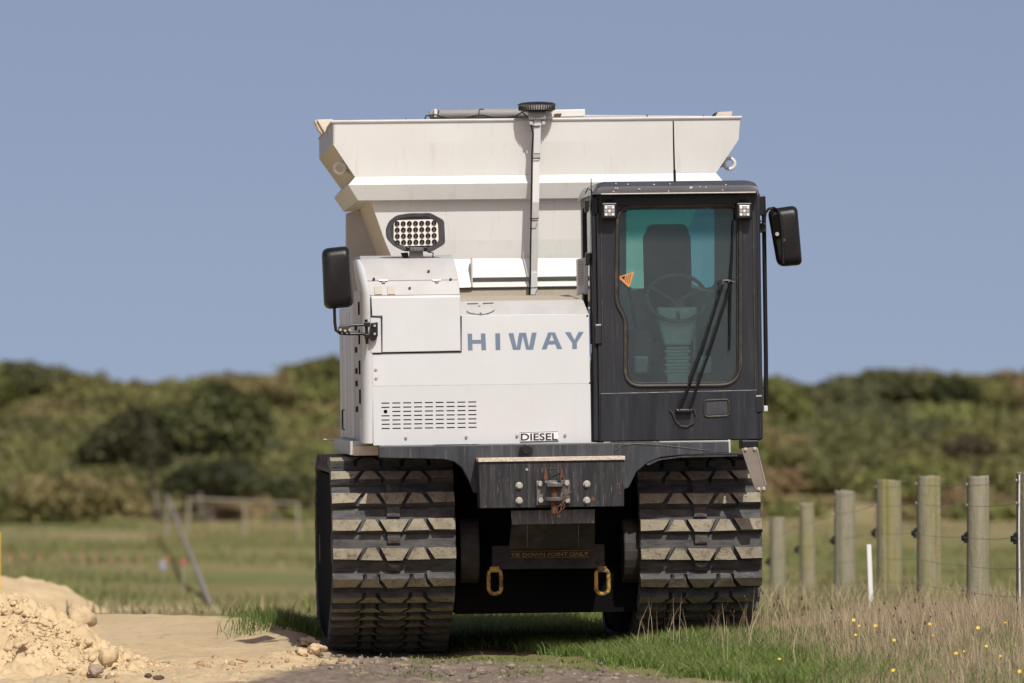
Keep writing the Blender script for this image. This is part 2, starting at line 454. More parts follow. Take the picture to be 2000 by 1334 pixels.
def ground_material():
    m = bpy.data.materials.new('ground_soil_and_turf')
    m.use_nodes = True
    nt = m.node_tree; N, L = nt.nodes, nt.links
    b = N['Principled BSDF']; b.inputs['Roughness'].default_value = 0.95
    b.inputs['Specular IOR Level'].default_value = 0.15
    at_ = N.new('ShaderNodeAttribute'); at_.attribute_name = 'Col'
    sp = N.new('ShaderNodeSeparateColor'); L.new(at_.outputs['Color'], sp.inputs[0])
    tc = N.new('ShaderNodeTexCoord')
    def noise(s, st=(1, 1, 1), det=6, rg=.6):
        mp = N.new('ShaderNodeMapping'); mp.inputs['Scale'].default_value = st
        L.new(tc.outputs['Object'], mp.inputs[0])
        n = N.new('ShaderNodeTexNoise'); n.inputs['Scale'].default_value = s
        n.inputs['Detail'].default_value = det; n.inputs['Roughness'].default_value = rg
        L.new(mp.outputs[0], n.inputs['Vector']); return n.outputs[0]
    def mr(src, a, z):
        r = N.new('ShaderNodeMapRange'); r.inputs[1].default_value = a; r.inputs[2].default_value = z
        L.new(src, r.inputs[0]); return r.outputs[0]
    def mix(f, a, c):
        x = N.new('ShaderNodeMix'); x.data_type = 'RGBA'
        L.new(f, x.inputs[0])
        for i, q in ((6, a), (7, c)):
            if isinstance(q, tuple): x.inputs[i].default_value = (*q, 1)
            else: L.new(q, x.inputs[i])
        return x.outputs[2]
    # turf: olive, green and straw
    turf = mix(mr(noise(.35, (1, .35, 1)), .38, .62), (0.175, 0.160, 0.050), (0.275, 0.225, 0.105))
    turf = mix(mr(noise(.16, (1, .4, 1)), .42, .62), turf, (0.135, 0.155, 0.045))
    turf = mix(mr(noise(.09, (1, .5, 1), 4), .56, .70), turf, (0.36, 0.265, 0.165))
    turf = mix(mr(noise(25), .45, .75), turf, (0.16, 0.13, 0.065))
    dry = mix(mr(noise(.5, (1, .4, 1)), .35, .65), (0.32, 0.245, 0.135), (0.235, 0.20, 0.085))
    turf = mix(sp.outputs[2], turf, dry)
    sand = mix(mr(noise(2.2, (1, .5, 1)), .35, .7), (0.57, 0.435, 0.265), (0.48, 0.36, 0.21))
    sand = mix(mr(noise(14, (1, .6, 1), 8, .7), .57, .70), sand, (0.34, 0.235, 0.125))
    sand = mix(mr(noise(1.1, (1, 3.5, 1), 5), .60, .74), sand, (0.33, 0.26, 0.18))
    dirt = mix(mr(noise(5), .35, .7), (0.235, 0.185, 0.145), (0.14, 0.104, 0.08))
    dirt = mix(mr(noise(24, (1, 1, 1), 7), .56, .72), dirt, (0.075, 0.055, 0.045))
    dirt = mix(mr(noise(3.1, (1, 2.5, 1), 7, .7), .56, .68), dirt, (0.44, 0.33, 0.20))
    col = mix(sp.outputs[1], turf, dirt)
    col = mix(sp.outputs[0], col, sand)
    L.new(col, b.inputs['Base Color'])
    bp = N.new('ShaderNodeBump'); bp.inputs['Strength'].default_value = .7; bp.inputs['Distance'].default_value = .02
    L.new(noise(45, (1, 1, 1), 6, .7), bp.inputs['Height']); L.new(bp.outputs[0], b.inputs['Normal'])
    return m
M['ground'] = ground_material()
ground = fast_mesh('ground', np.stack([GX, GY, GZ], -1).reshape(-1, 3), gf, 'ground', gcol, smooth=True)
tag(ground, kind='structure')
def gz(x, y):
    return float(ground_z(np.array([x]), np.array([y]))[0])
# ------------------------------------------------------------------ the tracked spreader
root = empty('tracked_spreader', (0, 0, -0.025))
root.rotation_euler = (0, math.radians(-0.75), math.radians(3.5))
tag(root, 'white tracked road spreader with cream hopper, black cab and wide rubber tracks', 'spreader')
_R = Euler(root.rotation_euler).to_matrix()
_RI = _R.transposed()
_O = _RI @ (Vector((0, -CAM_D, CAM_Z)) - Vector(root.location))
def v(px, py, y):
    """Machine-space point on the cross-section at depth y behind the nose, measured from the photo."""
    d = _RI @ Vector(((px - 1000.0) / FPX, 1.0, -(py - HORIZON) / FPX))
    t = (y + YOFF - _O.y) / d.y
    return _O + d * t - Vector((0, YOFF, 0))
YOFF = 0.0               # depth of the part group being built (its empty sits there)
def xz(pts, y):
    return [(lambda q: (q.x, q.z))(v(a, b, y)) for a, b in pts]
PX = 1 / 320.0
def rounded(pts, r, n=5):
    """Outline with rounded corners; r is one radius or one per corner."""
    out = []; k = len(pts)
    rs = r if isinstance(r, (list, tuple)) else [r] * k
    for i in range(k):
        p = Vector(pts[i]); a = Vector(pts[i - 1]); b = Vector(pts[(i + 1) % k])
        da = (a - p); db = (b - p); rr = min(rs[i], da.length * .49, db.length * .49)
        if rr <= 0:
            out.append(tuple(p)); continue
        p0 = p + da.normalized() * rr; p1 = p + db.normalized() * rr
        for j in range(n + 1):
            t = j / n
            out.append(tuple(p0 * (1 - t) ** 2 + p * 2 * t * (1 - t) + p1 * t * t))
    return out
def grow(pts, k):
    c = (sum(p[0] for p in pts) / len(pts), sum(p[1] for p in pts) / len(pts))
    out = []; n = len(pts)
    for i in range(n):
        a = Vector(pts[i - 1]); b = Vector(pts[(i + 1) % n]); t = (b - a).normalized()
        nrm = Vector((t.y, -t.x)); p = Vector(pts[i])
        if nrm.dot(p - Vector(c)) < 0: nrm = -nrm
        out.append(tuple(p + nrm * k))
    return out
def plate_px(name, pts, y0, y1, m, parent, holes=(), bevel=.004, smooth=False):
    return MB().plate(xz(pts, y0), y0, y1, [xz(h, y0) for h in holes]).build(name, m, parent, bevel, smooth)
def bolt(name, p, r, m, parent, depth=.02, washer=True):
    b = MB(); p = Vector(p)
    if washer:
        b.cyl(p + Vector((0, .0, 0)), p + Vector((0, -.004, 0)), r * 1.35, 14)
    b.cyl(p + Vector((0, -.003, 0)), p + Vector((0, -depth, 0)), r, 6)
    return b.build(name, m, parent, bevel=.0015)
def text_part(name, txt, p0, p1, m, parent, y, fat=0.0):
    """Flat raised lettering filling the box from lower-left p0 to upper-right p1 (x, z)."""
    cu = bpy.data.curves.new(name, 'FONT'); cu.body = txt; cu.extrude = .0012; cu.offset = fat; cu.resolution_u = 3
    tmp = bpy.data.objects.new(name + '_src', cu); C.objects.link(tmp)
    bpy.context.view_layer.update()
    me = bpy.data.meshes.new_from_object(tmp.evaluated_get(bpy.context.evaluated_depsgraph_get()))
    bpy.data.objects.remove(tmp); bpy.data.curves.remove(cu)
    co = np.array([q.co[:] for q in me.vertices])
    mn, mx = co.min(0), co.max(0)
    sx = (p1[0] - p0[0]) / (mx[0] - mn[0]); sz = (p1[1] - p0[1]) / (mx[1] - mn[1])
    for q in me.vertices:
        x, h, e = q.co
        q.co = (p0[0] + (x - mn[0]) * sx, y - e, p0[1] + (h - mn[1]) * sz)
    me.materials.clear(); me.materials.append(M[m])
    me.name = name
    o = bpy.data.objects.new(name, me); C.objects.link(o); o.parent = parent
    return o

# ---------------------------------------------------------------- hood
hood = empty('engine_hood', parent=root)
def ruled(name, prof, xl, xr, m, parent, bevel=.006, smooth=True):
    """prof: (y, py) points of the side outline; xl / xr: photo x of the left and right ends per point."""
    L_ = []; R_ = []
    for (y, py), a, b in zip(prof, xl, xr):
        L_.append(v(a, py, y)); q = v(b, py, y); q.z = L_[-1].z; R_.append(q)
    return MB().loft([L_, R_]).build(name, m, parent, bevel, smooth)
def hz(py, y=0.0, ref=1000):
    return v(ref, py, y).z
# main hood front down to the crease; the vented panel below it is separate
def hood_solid(name, rows, xl, xr, m, bevel=.006):
    """rows: (y, z) outline, xl/xr machine x per row."""
    a = [Vector((x, y, z)) for (y, z), x in zip(rows, xl)]
    b = [Vector((x, y, z)) for (y, z), x in zip(rows, xr)]
    return MB().loft([a, b]).build(name, m, hood, bevel, True)
X728 = v(728, 750, 0).x; X1153 = v(1153, 750, 0).x; X1150 = v(1150, 620, 0).x
z_bot = hz(867, 0, 940); z_cr = hz(752, 0, 940); z_sh = hz(614, 0, 1020); z_s2 = hz(587, .10, 1020); z_tp = hz(577, .62, 1020)
hood_solid('hood_panel', [(.0, z_cr), (.0, z_sh), (.30, z_sh), (.62, z_cr)], [X728] * 4,
           [X1153, X1150, X1150, X1153], 'white', .003)
hood_solid('sloping_hood_top', [(.004, z_sh), (.10, z_s2), (.14, z_s2 - .002), (.30, z_sh - .03)], [X728 + .02] * 4,
           [X1150, X1150 - .025, X1150 - .03, X1150], 'dusty_white', .006)
hood_solid('hood_deck', [(.10, z_s2 + .001), (.62, z_tp), (1.4, z_tp), (1.4, z_sh - .01), (.12, z_sh - .01)], [X728 + .03] * 5,
           [X1150 - .03, X1150 - .075, X1150 - .075, X1150 - .075, X1150 - .03], 'dust_top', .004)
# vented lower panel: one sheet with real slots, a dark cavity behind
slot0 = v(745, 787.5, 0); cp, rp, sw, sh = 21.2 * PX, 8.25 * PX, 15.8 * PX, 2.3 * PX
slots = []
for r_ in range(7):
    for c_ in range(9):
        x0 = slot0.x + cp * c_; z1 = slot0.z - rp * r_ + sh / 2
        if r_ == 2 and c_ == 0:
            cx, cz = x0 + sw / 2, z1 - sh / 2
            slots.append([(cx + .012 * math.cos(t), cz + .012 * math.sin(t)) for t in [2 * math.pi * k / 14 for k in range(14)]])
        else:
            slots.append([(x0, z1 - sh), (x0 + sw, z1 - sh), (x0 + sw, z1), (x0, z1)])
vent = MB().plate([(X728, z_bot), (v(1155, 863, 0).x, z_bot), (X1153, z_cr + .0006), (X728, z_cr + .0006)], -.0008, .012, slots).build('vent_panel', 'white', hood)
for q in vent.data.vertices:                      # lower half leans in a little below the crease
    q.co.y += .020 * (z_cr - q.co.z) / (z_cr - z_bot)
MB().plate([(X728 + .004, z_bot + .004), (X1153 - .004, z_bot + .004), (X1153 - .004, z_cr - .004), (X728 + .004, z_cr - .004)], .05, .5).build('vent_cavity', 'black_matt', hood)
# raised engine cover on the left
prof = [(-.002, 690), (-.002, 578), (.035, 549), (.085, 525), (.16, 506), (.62, 500), (.62, 690)]
def cover(name, sl, xls, xrs, m, back):
    a = []; b = []
    for (y, py), xl, xr in zip(prof[sl], xls, xrs):
        q = v(xl, py, y); a.append(q); w = v(xr, py, y); w.z = q.z; b.append(w)
    rings_a = a + [Vector((a[-1].x, back, a[-1].z)), Vector((a[0].x, back, a[0].z))]
    rings_b = b + [Vector((b[-1].x, back, b[-1].z)), Vector((b[0].x, back, b[0].z))]
    return MB().loft([rings_a, rings_b]).build(name, m, hood, .005, True)
cover('cover_face', slice(0, 2), [724, 723], [900, 899], 'white', .5)
cover('cover_lower_slope', slice(1, 3), [722, 717], [899, 895.5], 'dusty_white', .55)
cover('cover_upper_slope', slice(2, 6), [717, 711, 703, 702], [895.5, 891, 885, 881], 'dusty_white', 1.4)
# hatch door in the cover, and the strip that carries the mirror
hatch = plate_px('hatch_door', rounded(xz([(725, 581), (898, 579), (899, 685), (747, 688), (747, 617), (727, 617)], -.012), .006) and
                 [(725, 581), (898, 579), (899, 685), (747, 688), (747, 617), (727, 617)], -.012, -.003, 'white', hood, bevel=.003)
def gap_shade(pts, name='gap_shade_strip'):
    b = MB(); b.tube([v(a, c, -.004) for a, c in pts], .0042, 6); return b.build(name, 'black_matt', hood)  # black strips drawn along the door gaps for their shade
gap_shade([(724.5, 580), (725, 618.5), (744.8, 619.5), (745.6, 689.6), (901, 686.8), (900.6, 617)])
gap_shade([(728, 690.5), (745, 690)])
for a, c in ((749, 549), (853, 548)):
    b = MB(); p = v(a, c, .036)
    b.box(p + Vector((0, -.008, -.004)), (.022, .014, .020)); b.box(p + Vector((0, -.006, .003)), (.052, .010, .006))
    b.build('hinge', 'chrome', hood, .002)
for a in (739, 764):
    q0 = v(a - 7.5, 578, .0); p = [v(a - 7, 576.5, .004), v(a + 7.5, 576.5, .004), v(a + 6, 561, .023), v(a - 8, 561, .023)]
    off = Vector((0, -.0045, .003))
    MB().loft([[t + off for t in p], [t + off * 2 for t in p]]).build('bleached_sticker', 'decal_tan', hood)
for a, c, y in ((837, 531, .07), (730, 546, .04), (880, 547, .04), (800, 564, .018)):
    MB().cyl(v(a, c, y) + Vector((0, .0, 0)), v(a, c, y) + Vector((0, -.010, .006)), .008, 8).build('cover_stud', 'dirtysteel', hood)
# rounded left corner post of the hood, and the hinge side behind it
rows = [(866, 728, 707), (700, 728, 707), (610, 727, 707), (572, 722, 705), (545, 717, 699), (522, 711, 694.5), (507, 703, 692)]
rings = []
for py, xa, xb in rows:
    y_f = np.interp(py, [507, 522, 545, 572, 900], [.15, .085, .036, .003, .001])
    A = v(xa, py, y_f); B_ = v(xb, py, y_f + .09)
    ring = []
    for k in range(7):
        t = k / 6 * math.pi / 2
        ring.append(Vector((B_.x + (A.x - B_.x) * math.sin(t), B_.y + (A.y - B_.y) * (1 - math.cos(math.pi / 2 - (math.pi / 2 - t))) , A.z)))
    ring = [Vector((A.x + (B_.x - A.x) * math.sin(t), A.y + (B_.y - A.y) * (1 - math.cos(t)), A.z)) for t in [k / 6 * math.pi / 2 for k in range(7)]]
    ring += [Vector((B_.x, .45, A.z)), Vector((A.x + .01, .45, A.z))]
    rings.append(ring)
MB().loft(rings).build('corner_post', 'white', hood, 0, True)
xs = v(706, 750, .10).x
side = MB().box((xs + .045, .62, (hz(862) + hz(560)) / 2), (.09, 1.02, hz(560) - hz(862))).build('hinge_side_panel', 'cream_grey', hood, .004)
for a, b in ((585, 610), (640, 668), (700, 727), (757, 785)):
    MB().box((xs - .001, .32, (hz(a) + hz(b)) / 2), (.006, .20, hz(a) - hz(b))).build('slot_shade_box', 'black_matt', hood)  # thin black boxes stand for the shade inside the recessed slots
for a in (634, 678, 720, 745, 796):
    MB().box((xs - .006, .75, hz(a)), (.014, .12, .035)).build('side_hinge', 'dirtysteel', hood, .003)
xo = v(689, 750, 1.15).x
MB().box((xo + .12, 2.3, (hz(858) + hz(585)) / 2), (.24, 2.3, hz(585) - hz(858))).build('outer_side_panel', 'white', hood, .012)
for yy in (1.55, 2.05, 2.9):
    MB().box((xo - .003, yy, (hz(850) + hz(600)) / 2), (.008, .05, hz(600) - hz(850))).build('panel_rib', 'white', hood, .003)
MB().tube([(xo - .006, 2.5, hz(840)), (xo - .02, 2.5, hz(838)), (xo - .02, 2.5, hz(800)), (xo - .006, 2.5, hz(798))], .006).build('side_handle', 'dirtysteel', hood)
for a, c in ((734, 721.5), (734.5, 738.5)):
    MB().cyl(v(a, c, .002), v(a, c, -.008), .009, 10).build('hood_bolt', 'steel', hood, .002)
for a, c in ((793, 854), (911, 852.5), (1010, 850.5), (1104, 849)):
    MB().cyl(v(a, c, .018), v(a, c, .004), .009, 10).build('hood_bolt', 'steel', hood, .002)
for a, c in ((1147, 617), (1152, 748)):
    MB().cyl(v(a, c, .004), v(a, c, -.002), .006, 8).build('corner_screw', 'black', hood)
# flap outline in the sloping hood top
def on_slope(px, py, e=.003):
    t = (614 - py) / 27.0
    return v(px, py, .004 + .096 * t) + Vector((0, -e, e * .5))
for pts in ([(912, 593.5), (934, 593)], [(943, 593), (964, 592)], [(911, 608), (918, 612), (930, 614), (940, 615), (952, 613), (962, 609), (965.5, 606)]):
    MB().tube([on_slope(a, c, .0035) for a, c in pts], .0022, 5).build('flap_seam', 'dirtysteel', hood)
for a, c in ((936.5, 597), (939, 611)):
    MB().box(on_slope(a, c, .004), (.012, .008, .008)).build('flap_latch', 'steel', hood, .001)
# lettering HIWAY
def zp(x, y):
    q = v(890 + x / 7.143, 560 + y / 7.143, -.0015); return (q.x, q.z)
letters = {
    'letter_h': [[(166, 655), (228, 654), (231, 742), (354, 740), (352, 652), (413, 651), (424, 882), (362, 884), (357, 790), (233, 793), (236, 884), (173, 886)]],
    'letter_i': [[(553, 650), (619, 649), (623, 879), (558, 881)]],
    'letter_w': [[(738, 648), (805, 646), (851, 850), (884, 644), (980, 641), (1024, 846), (1063, 641), (1131, 638), (1082, 874), (985, 876), (937, 685), (901, 876), (800, 878)]],
    'letter_a': [[(1290, 637), (1384, 636), (1486, 865), (1417, 867), (1390, 801), (1292, 803), (1268, 870), (1201, 872)],
                 [(1340, 660), (1374, 753), (1309, 755)]],
    'letter_y': [[(1526, 634), (1599, 632), (1657, 745), (1714, 630), (1787, 629), (1690, 780), (1692, 864), (1628, 866), (1627, 782)]],
}
for nm, loops in letters.items():
    L2 = [[zp(*p) for p in l] for l in loops]
    MB().plate(L2[0], -.0022, -.0004, L2[1:]).build(nm, 'decal_blue', hood)
# DIESEL sticker
st = [(1015, 844.5), (1090.5, 842.5), (1091.5, 861), (1016, 863)]
dy = .0135
stick = plate_px('diesel_sticker', st, dy - .0015, dy + .006, 'decal_white', hood, bevel=0)
p0, p1 = v(1017.3, 860.3, dy), v(1089.0, 845.6, dy)
text_part('diesel_text', 'DIESEL', (p0.x, p0.z - .0005), (p1.x, p1.z), 'decal_black', hood, dy - .0022, .018)
b = MB(); ps = [v(a, c, dy - .002) for a, c in ((1015.6, 845), (1090, 843), (1091, 860.6), (1016.6, 862.6))]
b.tube(ps, .0016, 4, closed=True); b.build('sticker_border', 'decal_black', hood)

# ---------------------------------------------------------------- hopper
YOFF = 1.08
hopper = empty('hopper', (0, YOFF, 0), parent=root)
YB = 3.45
def ring_lv(pl, pr, yf, yb):
    a = v(pl[0], pl[1], yf); b = v(pr[0], pr[1], yf); z = (a.z + b.z) / 2
    return [Vector((a.x, yf, z)), Vector((b.x, yf, z)), Vector((b.x, yb, z)), Vector((a.x, yb, z))]
R0 = ring_lv((650, 237), (1446, 229.5), .70, YB)
R1 = ring_lv((650, 284), (1443, 269), .719, YB)
R2 = ring_lv((694, 347), (1398, 338), .75, YB - .18)
R3 = ring_lv((724, 393), (1368, 384), .80, YB - .25)
R4 = ring_lv((752, 470), (1340, 466), .84, YB - .4)
R5 = ring_lv((778, 530), (1315, 526), .88, YB - .5)
R6 = ring_lv((800, 600), (1290, 597), .90, YB - .6)
def wall(name, A, B_, i, m, mi=0):
    """One sheet of the hopper skin between two levels: side i of the ring."""
    j = (i + 1) % 4
    p = [A[i], A[j], B_[j], B_[i]]
    n = (p[1] - p[0]).cross(p[3] - p[0]).normalized()
    c = sum((q for q in A), Vector()) / 4
    if n.dot(p[0] - c) > 0: n = -n
    return MB().loft([p, [q + n * .012 for q in p]]).build(name, m, hopper)
for A, B_, nm in ((R0, R1, 'rim_panel'), (R1, R2, 'flare_panel'), (R2, R3, 'band_panel'), (R3, R4, 'lower_panel'), (R4, R5, 'lower_panel'), (R5, R6, 'foot_panel')):
    for i in range(4):
        m = 'cream'
        if i in (1, 3) and nm in ('flare_panel', 'lower_panel'): m = 'cream_side'
        if nm == 'rim_panel' and i in (1, 3): m = 'cream_grey'
        wall(nm, A, B_, i, m)
# front upper panel is one pressed sheet: small folded rim along the top
b = MB(); b.tube([R0[0] + Vector((-.004, -.004, 0)), R0[1] + Vector((.004, -.004, 0)), R0[2], R0[3]], .010, 6, closed=True)
b.build('top_rim', 'cream_grey', hopper)
# stiffening band right round
def band_ring(k, out, dz):
    return None
bl = [((694, 346), (1398, 337), .747, YB - .18), ((680.5, 362.5), (1412, 352), .70, YB - .07), ((699.5, 392), (1393, 383), .742, YB - .10), ((724, 394), (1368, 385), .802, YB - .25)]
br = [ring_lv(*q) for q in bl]
b = MB()
for A, B_ in zip(br[:-1], br[1:]):
    o = len(b.v)
    for i in range(4):
        j = (i + 1) % 4
        b.add([A[i], A[j], B_[j], B_[i]], [(0, 1, 2, 3)])
b.build('stiffening_band', 'cream', hopper)
# ledge and steps at the foot of the front wall
def shelf(name, pts, yf, yb, m='cream', slope=0):
    P = xz(pts, yf); o = MB().plate(P, yf, yb).build(name, m, hopper, .003)
    return o
def sheet_px(name, A, B_, m, th=.006):
    """sloping sheet from the edge A (two (px,py,y)) down to the edge B."""
    p = [v(*A[0]), v(*A[1]), v(*B_[1]), v(*B_[0])]
    n = (p[1] - p[0]).cross(p[3] - p[0]).normalized()
    if n.y < 0: n = -n
    return MB().loft([p, [q + n * th for q in p]]).build(name, m, hopper)
sheet_px('foot_ledge', ((886, 507, .93), (1160, 505, .93)), ((893, 562, .79), (921, 562, .79)), 'cream') if False else None
sheet_px('foot_ledge', ((922, 505, .85), (1150, 504, .85)), ((923, 542, .76), (1150, 539, .76)), 'cream')
sheet_px('foot_ledge', ((884, 507, .85), (920, 506, .85)), ((892, 562, .74), (920, 561, .74)), 'cream')
sheet_px('lower_lip', ((923, 551, .79), (1150, 548, .79)), ((923, 561, .75), (1150, 558, .75)), 'cream')
plate_px('foot_channel', [(918, 540), (1150, 537), (1150, 575), (918, 578)], .80, .84, 'cream_grey', hopper)
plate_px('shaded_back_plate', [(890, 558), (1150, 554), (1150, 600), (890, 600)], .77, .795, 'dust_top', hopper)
MB().box(v(921.3, 532, .77), (.010, .06, .19)).build('ledge_gusset', 'cream_grey', hopper, .002)
# back end plate of the body, in the hopper's shade
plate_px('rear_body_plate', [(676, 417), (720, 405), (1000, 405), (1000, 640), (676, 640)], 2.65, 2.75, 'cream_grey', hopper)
# lifting eyes
def eye(px, py, y, nm='lifting_eye'):
    c = v(px, py, y); b = MB()
    pts = [c + Vector((.034 * math.cos(t), 0, .034 * math.sin(t))) for t in [2 * math.pi * k / 20 for k in range(20)]]
    b.tube(pts, .0115, 8, closed=True); return b.build(nm, 'cream', hopper, 0, True)
eye(664, 328, .86); eye(1425, 319.5, 1.0)
MB().cyl(v(1416, 321, 1.0), v(1398, 326, 1.0), .012).build('eye_shank', 'cream_grey', hopper)
MB().cyl(v(676, 333, .93), v(690, 340, .93), .012).build('eye_shank', 'cream_grey', hopper)
# corner brackets on the rim
def bracket(pts, y0, y1):
    MB().plate(xz(pts, y0), y0, y1).build('corner_bracket', 'cream_side', hopper, .003)
bracket([(619, 233.5), (650, 232.5), (648.5, 243), (634, 259)], 1.7, 1.76)
bracket([(614, 236), (620, 233), (633, 256), (629, 262), (622, 254)], 1.72, 1.9)
bracket([(1396, 230), (1402, 219), (1431, 217.5), (1428, 230)], .95, 1.02)
MB().plate(xz([(1392, 230), (1400, 219), (1404, 219), (1398, 230)], .96), .96, 1.2).build('corner_bracket', 'dirtysteel', hopper)
# rolled cover, box and cable on the top
roll = MB(); roll.tube([v(838, 224, .9), v(842, 223.5, .9), v(940, 222, .9), v(1034, 221, .9)], [.022, .031, .033, .032], 12); roll.build('rolled_cover', 'tarp', hopper, 0, True)
MB().box(v(850.5, 221, .865), (.020, .05, .05)).build('roll_end_block', 'cream', hopper, .003)
cab_pts = [(829.5, 235), (832, 226), (850, 224), (862, 227), (880, 231), (908, 231), (930, 225), (944, 224.5), (960, 228), (990, 228.5), (1008, 226), (1020, 219), (1030, 228)]
MB().tube([v(a, c, .80) for a, c in cab_pts], .0055, 6).build('cable', 'black', hopper)
MB().tube([v(a, c, .81) for a, c in ((945, 213), (936, 214), (935, 224))], .004, 5).build('cable_tie', 'black', hopper)
MB().tube([v(a, c, .81) for a, c in ((857, 215), (855, 224))], .004, 5).build('cable_tie', 'black', hopper)
plate_px('rim_box', [(1064, 214.5), (1143, 213), (1143, 227), (1064, 229)], .72, .86, 'cream', hopper)
plate_px('rim_box_end', [(1044, 213), (1083, 213.5), (1083, 227), (1044, 228)], .80, .90, 'cream', hopper)
plate_px('rust_bracket', [(1083, 222), (1097, 221), (1095, 229), (1083, 228.5)], .70, .719, 'rust', hopper, bevel=.002)
plate_px('rear_rim', [(1100, 224), (1404, 226.5), (1404, 236), (1100, 236)], 1.4, 1.45, 'cream_grey', hopper)
plate_px('rear_rim', [(690, 236), (840, 232.5), (840, 240), (690, 241)], 1.4, 1.45, 'cream_grey', hopper)
for a, c in ((793, 232), (855, 231.5), (1264, 224.5), (1374, 226)):
    MB().cyl(v(a, c + 5, 1.38), v(a, c - 1, 1.38), .004, 6).build('rim_bolt', 'dirtysteel', hopper)

# ---------------------------------------------------------------- satellite antenna on its mast
ant = empty('antenna_mast', (0, YOFF, 0), parent=root)
def square_tube(name, pts, w, d, m, parent):
    b = MB(); rings = []
    for p in pts:
        p = Vector(p); rings.append([p + Vector((x, y, 0)) for x, y in ((-w / 2, -d / 2), (w / 2, -d / 2), (w / 2, d / 2), (-w / 2, d / 2))])
    return b.loft(rings).build(name, m, parent, .003)
square_tube('mast_upper', [v(1049.5, 234, .60), v(1048.5, 300, .62)], .044, .044, 'white', ant)
square_tube('mast_middle', [v(1048.5, 282, .615), v(1047.5, 309, .63)], .0455, .0455, 'cream_grey', ant)
square_tube('mast_lower', [v(1047.5, 309, .625), v(1046, 395, .645), v(1044.5, 430, .69)], .044, .04, 'cream', ant)
square_tube('mast_foot', [v(1044.5, 425, .695), v(1043, 533, .72)], .044, .036, 'cream_grey', ant)
square_tube('mast_foot_plate', [v(1043.5, 531, .71), v(1042.5, 577, .72)], .042, .03, 'white', ant)
plate_px('antenna_box', [(1033.5, 218.5), (1066, 218), (1066, 233), (1033.5, 234)], .56, .68, 'tarp', ant)
for a in (1037.5, 1062):
    MB().cyl(v(a, 240, .57), v(a, 240, .64), .011, 10).build('clamp_bolt', 'cream_grey', ant)
plate_px('clamp', [(1034, 235), (1065, 234.5), (1061, 245), (1038, 245)], .585, .64, 'cream_grey', ant)
# disc: dark top, ribbed rim
c0 = v(1048.5, 209, .62)
def lathe(c, prof, n=36):
    return [[c + Vector((r * math.cos(t), r * math.sin(t), z)) for t in [2 * math.pi * k / n for k in range(n)]] for r, z in prof]
MB().loft(lathe(c0, [(.08, -.026), (.105, -.020), (.118, .012), (.112, .014), (.05, .014)])).build('antenna_dish', 'cream_grey', ant, 0, True)
MB().loft(lathe(c0, [(.122, .013), (.124, .018), (.10, .028), (.05, .033), (.01, .034)])).build('antenna_cap', 'navy', ant, 0, True)
MB().loft(lathe(c0, [(.06, -.036), (.10, -.030), (.104, -.022), (.06, -.020)])).build('antenna_base', 'black', ant, 0, True)
for k in range(44):
    t = 2 * math.pi * k / 44
    q = c0 + Vector((.1125 * math.cos(t), .1125 * math.sin(t), -.005))
    MB().box(q, (.006, .010, .030), 0, (0, 0, t + math.pi / 2)).build('dish_rib', 'dirtysteel', ant)
mc = [(1036, 238), (1041, 262), (1039, 300), (1038.5, 345), (1037.5, 400), (1037, 450), (1036, 500), (1035.5, 540), (1034.5, 576)]
MB().tube([v(a, c, .59 + .12 * (c - 238) / 340) for a, c in mc], .0055, 6).build('mast_cable', 'black', ant)
for px, py in ((1047.5, 246), (1047, 309), (1044, 426.5), (1042, 562)):
    y = .60 + .095 * (py - 238) / 340 - .025
    MB().tube([v(px - 9, py + 1, y + .01), v(px - 7, py + .5, y - .003), v(px + 7, py, y - .003), v(px + 8, py - 1, y + .02)], .0035, 5).build('cable_tie', 'black', ant)

# ---------------------------------------------------------------- chassis front
YOFF = 0.0
ch = empty('chassis', parent=root)
plate_px('front_fascia', [(740, 872), (1000, 868), (1423, 862.5), (1424, 884), (1330, 889), (1290, 893), (1264, 904), (1243, 922), (1228, 952), (1216, 957),
                          (1216, 960), (936, 964), (926, 962), (916, 938), (903, 914), (888, 902), (868, 897), (741, 894)], -.05, .10, 'chassis', ch, bevel=.005)
MB().box((0.05, .30, hz(880)), (1.55, .5, .05)).build('deck_frame', 'dirtysteel', ch)
plate_px('arch_lip', [(1262, 906), (1285, 896), (1330, 890.5), (1440, 888), (1440, 891), (1330, 893.5), (1288, 899), (1266, 909)], -.058, .25, 'chassis', ch, bevel=0)
MB().tube([v(a, c, -.055) for a, c in ((1200, 880), (1218, 869), (1240, 866.5), (1300, 870), (1386, 880))], .0016, 5).build('fascia_seam', 'greysteel', ch)
plate_px('left_deck_box', [(684, 862), (742, 860), (742, 886), (684, 889)], .30, 3.2, 'cream_grey', ch)
plate_px('left_deck_foot', [(690, 872), (742, 870), (742, 889), (690, 890)], .28, .30, 'cream_side', ch)
MB().cyl(v(632, 858.5, .9), v(650, 859, .9), .005).build('deck_rod', 'steel', ch)
b = MB(); c_ = v(1027, 881, -.05); b.cyl(c_ + Vector((0, 0, 0)), c_ + Vector((0, -.03, 0)), .042, 16); b.cyl(c_ + Vector((0, 0, .012)), c_ + Vector((0, -.05, .012)), .03, 12); b.build('rubber_buffer', 'black', ch, .004)
